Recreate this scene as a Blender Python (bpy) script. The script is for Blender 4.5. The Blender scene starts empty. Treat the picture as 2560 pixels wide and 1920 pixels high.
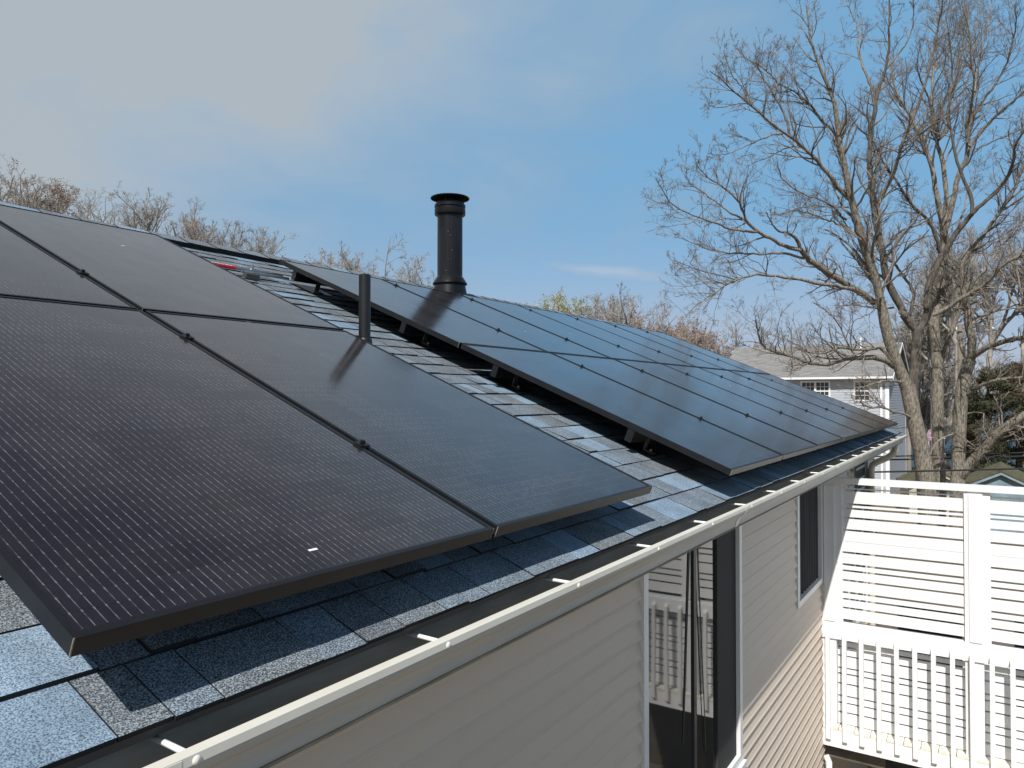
import bpy, math, random
import numpy as np
from mathutils import Vector, Matrix

random.seed(7); rng = np.random.default_rng(11)
scene = bpy.context.scene
COL = scene.collection

# ------------------------------------------------------------------ camera, light, exposure
CAM = np.array([-1.6186, -1.0910, 0.3418])
CF = np.array([0.83932613, 0.54337522, 0.01658375]); CF /= np.linalg.norm(CF)
CR = np.cross(CF, [0, 0, 1.0]); CR /= np.linalg.norm(CR)
CU = np.cross(CR, CF)
FPX = 1857.35
cam_d = bpy.data.cameras.new("camera"); cam = bpy.data.objects.new("camera", cam_d); COL.objects.link(cam)
cam_d.sensor_width = 36; cam_d.lens = FPX * 36 / 2560
cam_d.clip_start = 0.05; cam_d.clip_end = 9000
cam.matrix_world = Matrix(((CR[0], CU[0], -CF[0], CAM[0]), (CR[1], CU[1], -CF[1], CAM[1]), (CR[2], CU[2], -CF[2], CAM[2]), (0, 0, 0, 1)))
scene.camera = cam

SUN = Vector((-0.88, -0.255, 1.0)).normalized()
SKY_STRENGTH = 0.05
world = bpy.data.worlds.new("World"); scene.world = world; world.use_nodes = True
wn = world.node_tree.nodes; wl = world.node_tree.links; wn.clear()
def N(tree, t, **kw):
    n = tree.nodes.new(t)
    for k, v in kw.items():
        if k.startswith('i_'):
            key = k[2:]; key = int(key) if key.isdigit() else key.replace('_', ' ')
            n.inputs[key].default_value = v
        else: setattr(n, k, v)
    return n
wt = world.node_tree
sky = N(wt, 'ShaderNodeTexSky', sky_type='NISHITA', sun_disc=False)
sky.sun_elevation = math.asin(SUN.z); sky.sun_rotation = math.atan2(SUN.x, SUN.y)
sky.altitude = 0; sky.air_density = 1.0; sky.dust_density = 0.8; sky.ozone_density = 0.6
tc = N(wt, 'ShaderNodeTexCoord')
# cloud field: a bank of thin grey cloud whose edge runs across the sky, broken by noise
mp = N(wt, 'ShaderNodeMapping'); mp.inputs['Scale'].default_value = (1, 1, 2.2)
wl.new(tc.outputs['Generated'], mp.inputs['Vector'])
nz = N(wt, 'ShaderNodeTexNoise', i_Scale=2.0, i_Detail=8.0, i_Roughness=0.52, i_Distortion=0.5)
wl.new(mp.outputs[0], nz.inputs['Vector'])
nz2 = N(wt, 'ShaderNodeTexNoise', i_Scale=5.0, i_Detail=6.0, i_Roughness=0.55, i_Distortion=0.9)
wl.new(mp.outputs[0], nz2.inputs['Vector'])
dot = N(wt, 'ShaderNodeVectorMath', operation='DOT_PRODUCT')
CLD = CF * 0.0 - CR * 0.74 + np.array([0, 0, 1.0]) * 1.12
dot.inputs[1].default_value = tuple(CLD)
wl.new(tc.outputs['Generated'], dot.inputs[0])
a1 = N(wt, 'ShaderNodeMath', operation='MULTIPLY_ADD', i_1=0.75); wl.new(nz.outputs['Fac'], a1.inputs[0]); wl.new(dot.outputs['Value'], a1.inputs[2])
a2 = N(wt, 'ShaderNodeMath', operation='MULTIPLY_ADD', i_1=0.36); wl.new(nz2.outputs['Fac'], a2.inputs[0]); wl.new(a1.outputs[0], a2.inputs[2])
cr = N(wt, 'ShaderNodeMapRange', interpolation_type='SMOOTHSTEP'); cr.inputs['From Min'].default_value = 0.76; cr.inputs['From Max'].default_value = 1.24
cr.inputs['To Min'].default_value = 0.72; cr.inputs['To Max'].default_value = 0.95
wl.new(a2.outputs[0], cr.inputs['Value'])
# pale veil towards the horizon
sep = N(wt, 'ShaderNodeSeparateXYZ'); wl.new(tc.outputs['Generated'], sep.inputs[0])
hz = N(wt, 'ShaderNodeMapRange', interpolation_type='SMOOTHSTEP'); hz.inputs['From Min'].default_value = -0.05; hz.inputs['From Max'].default_value = 0.30
hz.inputs['To Min'].default_value = 0.74; hz.inputs['To Max'].default_value = 0.0; wl.new(sep.outputs['Z'], hz.inputs['Value'])
mx = N(wt, 'ShaderNodeMath', operation='MAXIMUM'); wl.new(cr.outputs[0], mx.inputs[0]); wl.new(hz.outputs[0], mx.inputs[1])
ov = N(wt, 'ShaderNodeMapRange', interpolation_type='SMOOTHSTEP'); ov.inputs['From Min'].default_value = 0.46; ov.inputs['From Max'].default_value = 0.76
ov.inputs['To Min'].default_value = 1.0; ov.inputs['To Max'].default_value = 0.05; wl.new(sep.outputs['Z'], ov.inputs['Value'])
mo = N(wt, 'ShaderNodeMath', operation='MULTIPLY'); wl.new(mx.outputs[0], mo.inputs[0]); wl.new(ov.outputs[0], mo.inputs[1]); mx = mo
bg1 = N(wt, 'ShaderNodeBackground', i_Strength=SKY_STRENGTH)
wl.new(sky.outputs[0], bg1.inputs['Color'])
ccol = N(wt, 'ShaderNodeMixRGB'); hcol = N(wt, 'ShaderNodeMixRGB'); hcol.inputs['Color1'].default_value = (0.215, 0.475, 0.76, 1); hcol.inputs['Color2'].default_value = (0.44, 0.54, 0.72, 1)
hn = N(wt, 'ShaderNodeMapRange', interpolation_type='SMOOTHSTEP'); hn.inputs['From Min'].default_value = 0.02; hn.inputs['From Max'].default_value = 0.26; hn.inputs['To Min'].default_value = 1; hn.inputs['To Max'].default_value = 0
wl.new(sep.outputs['Z'], hn.inputs['Value']); wl.new(hn.outputs[0], hcol.inputs['Fac']); wl.new(hcol.outputs[0], ccol.inputs['Color1'])
ccol.inputs['Color2'].default_value = (0.41, 0.465, 0.515, 1)
cfac = N(wt, 'ShaderNodeMapRange'); cfac.inputs['From Min'].default_value = 0.70; cfac.inputs['From Max'].default_value = 1.24
wl.new(a2.outputs[0], cfac.inputs['Value']); wl.new(cfac.outputs[0], ccol.inputs['Fac'])
wx = N(wt, 'ShaderNodeVectorMath', operation='DOT_PRODUCT'); wx.inputs[1].default_value = tuple(CR); wl.new(tc.outputs['Generated'], wx.inputs[0])
def wm(op, a, b, c=None):
    n = N(wt, 'ShaderNodeMath', operation=op)
    for i, v in enumerate((a, b, c)):
        if v is None: continue
        if isinstance(v, (int, float)): n.inputs[i].default_value = v
        else: wl.new(v, n.inputs[i])
    return n.outputs[0]
wu = wm('DIVIDE', wm('SUBTRACT', wx.outputs['Value'], 0.125), 0.085)
wv = wm('DIVIDE', wm('ADD', wm('SUBTRACT', sep.outputs['Z'], 0.183), wm('MULTIPLY_ADD', wx.outputs['Value'], 0.155, wm('MULTIPLY', wm('SUBTRACT', nz2.outputs['Fac'], 0.5), 0.03))), 0.0085)
wd = wm('ADD', wm('MULTIPLY', wu, wu), wm('MULTIPLY', wv, wv))
wsp = N(wt, 'ShaderNodeMapRange', interpolation_type='SMOOTHSTEP'); wsp.inputs['From Min'].default_value = 0.0; wsp.inputs['From Max'].default_value = 1.25; wsp.inputs['To Min'].default_value = 0.30; wsp.inputs['To Max'].default_value = 0.0
wl.new(wd, wsp.inputs['Value'])
wc = N(wt, 'ShaderNodeMixRGB'); wc.inputs['Color2'].default_value = (0.62, 0.60, 0.60, 1); wl.new(wsp.outputs[0], wc.inputs['Fac']); wl.new(ccol.outputs[0], wc.inputs['Color1']); ccol = wc
mx2 = wm('MAXIMUM', mo.outputs[0], wm('MULTIPLY', wsp.outputs[0], 2.8))
bg2 = N(wt, 'ShaderNodeBackground', i_Strength=1.0); wl.new(ccol.outputs[0], bg2.inputs['Color'])
mxs = N(wt, 'ShaderNodeMixShader'); wl.new(mx2, mxs.inputs[0]); wl.new(bg1.outputs[0], mxs.inputs[1]); wl.new(bg2.outputs[0], mxs.inputs[2])
wo = N(wt, 'ShaderNodeOutputWorld'); wl.new(mxs.outputs[0], wo.inputs['Surface'])

sd = bpy.data.lights.new("sun", 'SUN'); sd.energy = 5.0; sd.angle = math.radians(0.53); sd.color = (1.0, 0.972, 0.925)
so = bpy.data.objects.new("sun", sd); COL.objects.link(so)
so.rotation_euler = (-SUN).to_track_quat('-Z', 'Y').to_euler(); so.location = (0, 0, 20)
vs = scene.view_settings; vs.view_transform = 'Standard'; vs.look = 'None'; vs.exposure = 0.10; vs.gamma = 1.0; vs.use_curve_mapping = False

def at(px, py, depth):
    """world position of a measured sight line at a given distance (metres along the view axis)"""
    return CAM + depth * (CF + CR * (px - 1280) / FPX + CU * (960 - py) / FPX)

# ------------------------------------------------------------------ materials
def mat(name, color, rough=0.6, metallic=0.0, var=0.0, vscale=6.0, bump=0.0, bscale=40.0, spec=0.5, coord='Object', stretch=None, col2=None, detail=4.0, tone=0.0):
    m = bpy.data.materials.new(name); m.use_nodes = True; t = m.node_tree; t.nodes.clear()
    p = N(t, 'ShaderNodeBsdfPrincipled'); o = N(t, 'ShaderNodeOutputMaterial'); t.links.new(p.outputs[0], o.inputs[0])
    p.inputs['Base Color'].default_value = (*color, 1); p.inputs['Roughness'].default_value = rough
    p.inputs['Metallic'].default_value = metallic; p.inputs['Specular IOR Level'].default_value = spec
    src = None
    if coord == 'World':
        g = N(t, 'ShaderNodeNewGeometry'); src = g.outputs['Position']
    else:
        g = N(t, 'ShaderNodeTexCoord'); src = g.outputs['Object']
    if stretch:
        mpp = N(t, 'ShaderNodeMapping'); mpp.inputs['Scale'].default_value = stretch; t.links.new(src, mpp.inputs['Vector']); src = mpp.outputs[0]
    last = None
    if var > 0 or col2:
        n = N(t, 'ShaderNodeTexNoise', i_Scale=vscale, i_Detail=detail, i_Roughness=0.6); t.links.new(src, n.inputs['Vector'])
        mr = N(t, 'ShaderNodeMapRange'); mr.inputs['From Min'].default_value = 0.3; mr.inputs['From Max'].default_value = 0.7; t.links.new(n.outputs['Fac'], mr.inputs['Value'])
        mix = N(t, 'ShaderNodeMixRGB')
        c2 = col2 if col2 else tuple(min(1, c * (1 + var)) for c in color)
        c1 = color if col2 else tuple(c * (1 - var) for c in color)
        mix.inputs['Color1'].default_value = (*c1, 1); mix.inputs['Color2'].default_value = (*c2, 1)
        t.links.new(mr.outputs[0], mix.inputs['Fac']); last = mix.outputs[0]
        t.links.new(last, p.inputs['Base Color'])
    if tone > 0:
        oi = N(t, 'ShaderNodeObjectInfo'); mr2 = N(t, 'ShaderNodeMapRange'); mr2.inputs['To Min'].default_value = 1 - tone; mr2.inputs['To Max'].default_value = 1 + tone
        t.links.new(oi.outputs['Random'], mr2.inputs['Value'])
        hsv = N(t, 'ShaderNodeHueSaturation'); t.links.new(mr2.outputs[0], hsv.inputs['Value'])
        if last: t.links.new(last, hsv.inputs['Color'])
        else: hsv.inputs['Color'].default_value = (*color, 1)
        t.links.new(hsv.outputs[0], p.inputs['Base Color'])
    if bump > 0:
        n = N(t, 'ShaderNodeTexNoise', i_Scale=bscale, i_Detail=5.0); t.links.new(src, n.inputs['Vector'])
        b = N(t, 'ShaderNodeBump', i_Strength=bump, i_Distance=0.01); t.links.new(n.outputs['Fac'], b.inputs['Height']); t.links.new(b.outputs[0], p.inputs['Normal'])
    return m

def granule(name, base, light, dark, scale=420.0):
    """asphalt shingle granules: a speckle of light and dark grit"""
    m = bpy.data.materials.new(name); m.use_nodes = True; t = m.node_tree; t.nodes.clear(); L = t.links
    p = N(t, 'ShaderNodeBsdfPrincipled'); o = N(t, 'ShaderNodeOutputMaterial'); L.new(p.outputs[0], o.inputs[0])
    p.inputs['Roughness'].default_value = 0.9; p.inputs['Specular IOR Level'].default_value = 0.25
    g = N(t, 'ShaderNodeNewGeometry')
    n1 = N(t, 'ShaderNodeTexNoise', i_Scale=scale, i_Detail=2.0, i_Roughness=0.6); L.new(g.outputs['Position'], n1.inputs['Vector'])
    cr_ = N(t, 'ShaderNodeValToRGB'); e = cr_.color_ramp.elements
    e[0].position = 0.36; e[0].color = (*dark, 1); e[1].position = 0.66; e[1].color = (*light, 1)
    k = e.new(0.50); k.color = (*base, 1)
    L.new(n1.outputs['Fac'], cr_.inputs['Fac'])
    n2 = N(t, 'ShaderNodeTexNoise', i_Scale=9.0, i_Detail=3.0); L.new(g.outputs['Position'], n2.inputs['Vector'])
    mr = N(t, 'ShaderNodeMapRange'); mr.inputs['From Min'].default_value = 0.3; mr.inputs['From Max'].default_value = 0.7; mr.inputs['To Min'].default_value = 0.82; mr.inputs['To Max'].default_value = 1.14
    L.new(n2.outputs['Fac'], mr.inputs['Value'])
    oi = N(t, 'ShaderNodeObjectInfo'); mr2 = N(t, 'ShaderNodeMapRange'); mr2.inputs['To Min'].default_value = 0.92; mr2.inputs['To Max'].default_value = 1.07; L.new(oi.outputs['Random'], mr2.inputs['Value'])
    mu = N(t, 'ShaderNodeMath', operation='MULTIPLY'); L.new(mr.outputs[0], mu.inputs[0]); L.new(mr2.outputs[0], mu.inputs[1])
    hs = N(t, 'ShaderNodeHueSaturation'); L.new(cr_.outputs[0], hs.inputs['Color']); L.new(mu.outputs[0], hs.inputs['Value'])
    L.new(hs.outputs[0], p.inputs['Base Color'])
    b = N(t, 'ShaderNodeBump', i_Strength=0.55, i_Distance=0.002); L.new(n1.outputs['Fac'], b.inputs['Height']); L.new(b.outputs[0], p.inputs['Normal'])
    return m

M = {}
M['sh_light'] = granule('shingle_pale_blue', (0.200, 0.280, 0.368), (0.320, 0.408, 0.504), (0.064, 0.096, 0.132), 330)
M['sh_mid'] = granule('shingle_blue_grey', (0.140, 0.176, 0.216), (0.352, 0.416, 0.472), (0.027, 0.037, 0.050), 330)
M['sh_grey'] = granule('shingle_grey', (0.120, 0.140, 0.160), (0.344, 0.376, 0.400), (0.022, 0.027, 0.034), 330)
M['sh_edge'] = mat('asphalt_edge', (0.013, 0.013, 0.015), 0.9)
M['roof_deck'] = mat('roof_felt', (0.02, 0.02, 0.022), 0.95)
M['black_frame'] = mat('black_anodised_frame', (0.009, 0.0095, 0.011), 0.40, 0.0, var=0.2, vscale=14, spec=0.4)
M['matt_black'] = mat('flat_black', (0.006, 0.006, 0.006), 0.95, spec=0.1)  # flat black, rougher than the painted metal
M['black_metal'] = mat('black_painted_metal', (0.005, 0.005, 0.006), 0.30, 0.0, vscale=7, col2=(0.016, 0.016, 0.018), stretch=(1, 1, 0.25), spec=0.22, bump=0.12, bscale=10)
M['black_pvc'] = mat('black_vent_plastic', (0.008, 0.008, 0.009), 0.42, var=0.3, vscale=8, bump=0.03)
M['steel'] = mat('galvanised_steel', (0.42, 0.44, 0.45), 0.32, 0.9, var=0.15, vscale=25)
M['alu_dark'] = mat('dull_aluminium', (0.16, 0.15, 0.14), 0.42, 0.7, var=0.2)
M['cream'] = mat('cream_gutter_paint', (0.66, 0.63, 0.55), 0.42, var=0.05, vscale=7, col2=(0.72, 0.70, 0.63))
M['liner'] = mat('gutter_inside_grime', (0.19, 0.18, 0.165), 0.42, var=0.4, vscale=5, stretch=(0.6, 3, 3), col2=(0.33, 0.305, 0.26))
M['siding'] = mat('beige_vinyl_siding', (0.585, 0.49, 0.395), 0.5, var=0.03, vscale=3, tone=0.02, bump=0.02, bscale=60, stretch=(0.2, 1, 1))
M['trim_white'] = mat('white_trim', (0.74, 0.74, 0.73), 0.4, var=0.03)
M['trim_grey'] = mat('grey_vinyl_trim', (0.50, 0.51, 0.53), 0.4, var=0.04)
M['fence'] = mat('white_fence_paint', (0.78, 0.78, 0.775), 0.55, var=0.035, vscale=4, tone=0.02, bump=0.08, bscale=18, stretch=(1, 0.25, 1))
M['fence_worn'] = mat('cracked_white_paint', (0.78, 0.76, 0.69), 0.6, vscale=16, col2=(0.66, 0.62, 0.52), bump=0.15, bscale=30)
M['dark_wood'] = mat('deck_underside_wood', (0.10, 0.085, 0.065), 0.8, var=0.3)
M['curtain'] = mat('dark_curtain', (0.028, 0.028, 0.03), 0.9, var=0.3, vscale=30, stretch=(1, 1, 0.1))
M['interior'] = mat('dark_room', (0.045, 0.043, 0.04), 0.95, var=0.3, vscale=5)
M['sticker'] = mat('white_sticker', (0.75, 0.75, 0.74), 0.5)
M['red'] = mat('red_warning_label', (0.62, 0.025, 0.04), 0.45)
M['wear'] = mat('bare_scuffed_metal', (0.26, 0.22, 0.16), 0.5, 0.3, var=0.4, vscale=60)
M['wire'] = mat('black_cable', (0.02, 0.02, 0.022), 0.6)
M['bark'] = mat('grey_bark', (0.035, 0.029, 0.022), 0.9, vscale=30, col2=(0.34, 0.30, 0.24), bump=1.0, bscale=42, stretch=(1, 1, 0.3), coord='World', detail=8)
M['bark_dark'] = mat('dark_bark', (0.03, 0.025, 0.02), 0.9, vscale=24, col2=(0.15, 0.13, 0.105), bump=1.0, bscale=38, stretch=(1, 1, 0.16), coord='World', detail=8)
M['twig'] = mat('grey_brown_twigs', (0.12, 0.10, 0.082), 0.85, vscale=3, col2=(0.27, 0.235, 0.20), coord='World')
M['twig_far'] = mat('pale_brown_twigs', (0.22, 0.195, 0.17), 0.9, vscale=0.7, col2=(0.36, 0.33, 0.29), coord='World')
M['twig_red'] = mat('reddish_budding_twigs', (0.25, 0.205, 0.18), 0.9, vscale=1.0, col2=(0.36, 0.31, 0.27), coord='World')
M['bud_green'] = mat('yellow_green_buds', (0.30, 0.33, 0.08), 0.8, vscale=2, col2=(0.40, 0.42, 0.15), coord='World')
M['bud_red'] = mat('reddish_buds', (0.28, 0.20, 0.165), 0.8, vscale=2, col2=(0.37, 0.29, 0.24), coord='World')
M['cedar'] = mat('dark_cedar_foliage', (0.022, 0.030, 0.014), 0.85, vscale=1.3, col2=(0.075, 0.075, 0.032), coord='World')
M['cedar_brown'] = mat('russet_cedar_foliage', (0.055, 0.034, 0.018), 0.85, vscale=1.3, col2=(0.13, 0.075, 0.04), coord='World')
M['grass'] = mat('early_spring_grass', (0.10, 0.085, 0.05), 0.95, vscale=0.8, col2=(0.23, 0.175, 0.12), bump=0.5, bscale=3, coord='World')
M['n_siding'] = mat('pale_grey_clapboard', (0.40, 0.42, 0.45), 0.6, var=0.03, vscale=2)
M['n_roof'] = mat('weathered_grey_shingle', (0.10, 0.10, 0.10), 0.95, vscale=2.6, col2=(0.29, 0.285, 0.275), coord='Object', stretch=(0.7, 5.5, 5.5), detail=6)
M['n_trim'] = mat('white_house_trim', (0.78, 0.78, 0.78), 0.5)
M['shed_blue'] = mat('faded_blue_boards', (0.14, 0.20, 0.235), 0.8, vscale=2.5, col2=(0.24, 0.32, 0.35), coord='World')
M['moss_roof'] = mat('mossy_roof', (0.045, 0.04, 0.03), 0.95, vscale=5, col2=(0.125, 0.115, 0.05), bump=0.4, coord='World')
M['tan'] = mat('tan_shed_wall', (0.42, 0.38, 0.31), 0.8, var=0.08)
M['maroon'] = mat('maroon_cushion', (0.16, 0.02, 0.05), 0.9, var=0.15)
M['orange'] = mat('patterned_cushion', (0.45, 0.22, 0.05), 0.9, vscale=22, col2=(0.03, 0.03, 0.05))
M['grill'] = mat('charcoal_furniture', (0.025, 0.025, 0.028), 0.5, var=0.2)
M['flag'] = mat('faded_striped_flag', (0.30, 0.08, 0.16), 0.8, vscale=3, col2=(0.6, 0.5, 0.6), coord='World', stretch=(0.3, 0.3, 4))
M['transformer'] = mat('grey_transformer', (0.10, 0.10, 0.11), 0.5)
M['pole'] = mat('weathered_pole_wood', (0.22, 0.19, 0.15), 0.9, var=0.2)

def glass_mat(name, base=(0.02, 0.022, 0.024), rough=0.02, ior=1.5):
    m = bpy.data.materials.new(name); m.use_nodes = True; t = m.node_tree; p = t.nodes['Principled BSDF']
    p.inputs['Base Color'].default_value = (*base, 1); p.inputs['Roughness'].default_value = rough; p.inputs['IOR'].default_value = ior
    n = N(t, 'ShaderNodeTexNoise', i_Scale=1.3, i_Detail=1.0); g = N(t, 'ShaderNodeTexCoord'); t.links.new(g.outputs['Object'], n.inputs['Vector'])
    b = N(t, 'ShaderNodeBump', i_Strength=0.05, i_Distance=0.02); t.links.new(n.outputs['Fac'], b.inputs['Height']); t.links.new(b.outputs[0], p.inputs['Normal'])
    return m
M['win_glass'] = glass_mat('dark_window_glass', (0.035, 0.034, 0.032), 0.03, 1.62)
M['n_glass'] = glass_mat('neighbour_window_glass', (0.03, 0.033, 0.035), 0.05, 1.5)

def screen_mat():
    """insect screen: dark fine mesh over the glass"""
    m = bpy.data.materials.new('insect_screen'); m.use_nodes = True; t = m.node_tree; p = t.nodes['Principled BSDF']
    p.inputs['Base Color'].default_value = (0.03, 0.03, 0.032, 1); p.inputs['Roughness'].default_value = 0.85
    g = N(t, 'ShaderNodeTexCoord'); w = N(t, 'ShaderNodeTexWave', i_Scale=18.0, i_Distortion=3.0, i_Detail=2.0); t.links.new(g.outputs['Object'], w.inputs['Vector'])
    mr = N(t, 'ShaderNodeMapRange'); mr.inputs['To Min'].default_value = 0.016; mr.inputs['To Max'].default_value = 0.036; t.links.new(w.outputs['Fac'], mr.inputs['Value'])
    cb = N(t, 'ShaderNodeCombineColor')
    for i in range(3): t.links.new(mr.outputs[0], cb.inputs[i])
    t.links.new(cb.outputs[0], p.inputs['Base Color']); return m
M['screen'] = screen_mat()

PW, PL = 1.05, 1.7595
def panel_mat():
    """monocrystalline half-cell laminate under textured glass: fine busbar wires with solder pads, faint cell gaps"""
    m = bpy.data.materials.new('solar_laminate'); m.use_nodes = True; t = m.node_tree; t.nodes.clear(); L = t.links
    p = N(t, 'ShaderNodeBsdfPrincipled'); o = N(t, 'ShaderNodeOutputMaterial'); L.new(p.outputs[0], o.inputs[0])
    g = N(t, 'ShaderNodeTexCoord'); s = N(t, 'ShaderNodeSeparateXYZ'); L.new(g.outputs['Object'], s.inputs[0])
    def mth(op, a, b=None, c=None, clamp=False):
        n = N(t, 'ShaderNodeMath', operation=op); n.use_clamp = clamp
        for i, v in enumerate((a, b, c)):
            if v is None: continue
            if isinstance(v, (int, float)): n.inputs[i].default_value = v
            else: L.new(v, n.inputs[i])
        return n.outputs[0]
    X, Y = s.outputs['X'], s.outputs['Y']
    def line(coord, off, pitch, w, soft):
        a = mth('ADD', coord, off); a = mth('MODULO', mth('ADD', a, pitch * 100), pitch); a = mth('ABSOLUTE', mth('SUBTRACT', a, pitch / 2))
        mr = N(t, 'ShaderNodeMapRange', interpolation_type='SMOOTHSTEP'); mr.inputs['From Min'].default_value = w; mr.inputs['From Max'].default_value = w + soft
        mr.inputs['To Min'].default_value = 1; mr.inputs['To Max'].default_value = 0; L.new(a, mr.inputs['Value']); return mr.outputs[0]
    pitch = 0.01825
    wire = line(X, -0.0215 + pitch / 2, pitch, 0.00045, 0.0006)
    pad = mth('MULTIPLY', line(X, -0.0215 + pitch / 2, pitch, 0.0011, 0.0006), line(Y, -0.018 + 0.02125, 0.0425, 0.0022, 0.0012))
    inx = mth('MULTIPLY', mth('GREATER_THAN', X, 0.017), mth('LESS_THAN', X, PW - 0.017)); iny = mth('MULTIPLY', mth('GREATER_THAN', Y, 0.020), mth('LESS_THAN', Y, PL - 0.020))
    inside = mth('MULTIPLY', inx, iny)
    gapy = line(Y, -0.018, 0.085, 0.0009, 0.0008); gapx = line(X, -0.0215 + 0.009, 0.16425, 0.0010, 0.0008)
    # broken, uneven brightness of the wires
    n = N(t, 'ShaderNodeTexNoise', i_Scale=55.0, i_Detail=3.0); L.new(g.outputs['Object'], n.inputs['Vector'])
    br = N(t, 'ShaderNodeMapRange'); br.inputs['From Min'].default_value = 0.4; br.inputs['From Max'].default_value = 0.62; br.inputs['To Min'].default_value = 0.25; br.inputs['To Max'].default_value = 1.0; L.new(n.outputs['Fac'], br.inputs['Value'])
    silver = mth('MULTIPLY', mth('MAXIMUM', mth('MULTIPLY', mth('MULTIPLY', wire, br.outputs[0]), 0.52), mth('MULTIPLY', pad, 0.45)), inside)
    n2 = N(t, 'ShaderNodeTexNoise', i_Scale=1.2, i_Detail=2.0); L.new(g.outputs['Object'], n2.inputs['Vector'])
    cell = N(t, 'ShaderNodeMixRGB'); cell.inputs['Color1'].default_value = (0.0055, 0.0055, 0.011, 1); cell.inputs['Color2'].default_value = (0.009, 0.007, 0.011, 1); L.new(n2.outputs['Fac'], cell.inputs['Fac'])
    g2 = N(t, 'ShaderNodeMixRGB'); g2.inputs['Color2'].default_value = (0.003, 0.003, 0.004, 1); L.new(cell.outputs[0], g2.inputs['Color1']); L.new(mth('MULTIPLY', mth('MAXIMUM', gapy, gapx), 0.8), g2.inputs['Fac'])
    g3 = N(t, 'ShaderNodeMixRGB'); g3.inputs['Color2'].default_value = (0.40, 0.37, 0.35, 1); L.new(g2.outputs[0], g3.inputs['Color1']); L.new(mth('MULTIPLY', silver, 0.72), g3.inputs['Fac'])
    # thin dust film, more of it along the lower edge
    nd = N(t, 'ShaderNodeTexNoise', i_Scale=5.0, i_Detail=6.0, i_Roughness=0.65); L.new(g.outputs['Object'], nd.inputs['Vector'])
    dm = N(t, 'ShaderNodeMapRange'); dm.inputs['From Min'].default_value = 0.35; dm.inputs['From Max'].default_value = 0.8; dm.inputs['To Min'].default_value = 0.008; dm.inputs['To Max'].default_value = 0.055; L.new(nd.outputs['Fac'], dm.inputs['Value'])
    g4 = N(t, 'ShaderNodeMixRGB'); g4.inputs['Color2'].default_value = (0.34, 0.30, 0.25, 1); L.new(g3.outputs[0], g4.inputs['Color1']); L.new(dm.outputs[0], g4.inputs['Fac'])
    fl1 = mth('FLOOR', mth('DIVIDE', mth('SUBTRACT', X, 0.0125), 0.16425)); fl2 = mth('FLOOR', mth('DIVIDE', mth('SUBTRACT', Y, 0.018), 0.085))
    cv = N(t, 'ShaderNodeCombineXYZ'); L.new(fl1, cv.inputs[0]); L.new(fl2, cv.inputs[1]); oi = N(t, 'ShaderNodeObjectInfo'); L.new(oi.outputs['Random'], cv.inputs[2])
    wn_ = N(t, 'ShaderNodeTexWhiteNoise'); L.new(cv.outputs[0], wn_.inputs['Vector'])
    cm = N(t, 'ShaderNodeMapRange'); cm.inputs['To Min'].default_value = 0.80; cm.inputs['To Max'].default_value = 1.25; L.new(wn_.outputs['Value'], cm.inputs['Value'])
    hs = N(t, 'ShaderNodeHueSaturation'); L.new(g4.outputs[0], hs.inputs['Color']); L.new(cm.outputs[0], hs.inputs['Value']); g4 = hs
    mpn = N(t, 'ShaderNodeMapping'); mpn.inputs['Scale'].default_value = (7, 0.9, 1); L.new(g.outputs['Object'], mpn.inputs['Vector'])
    nr = N(t, 'ShaderNodeTexNoise', i_Scale=2.0, i_Detail=5.0); L.new(mpn.outputs[0], nr.inputs['Vector'])
    rr = N(t, 'ShaderNodeMapRange'); rr.inputs['From Min'].default_value = 0.3; rr.inputs['From Max'].default_value = 0.7; rr.inputs['To Min'].default_value = 0.105; rr.inputs['To Max'].default_value = 0.165; L.new(nr.outputs['Fac'], rr.inputs['Value']); L.new(rr.outputs[0], p.inputs['Roughness'])
    L.new(g4.outputs[0], p.inputs['Base Color'])
    p.inputs['Specular Tint'].default_value = (1.0, 0.89, 0.80, 1)
    p.inputs['IOR'].default_value = 1.95; p.inputs['Roughness'].default_value = 0.13; p.inputs['Specular IOR Level'].default_value = 0.5
    return m
M['panel'] = panel_mat()

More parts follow.
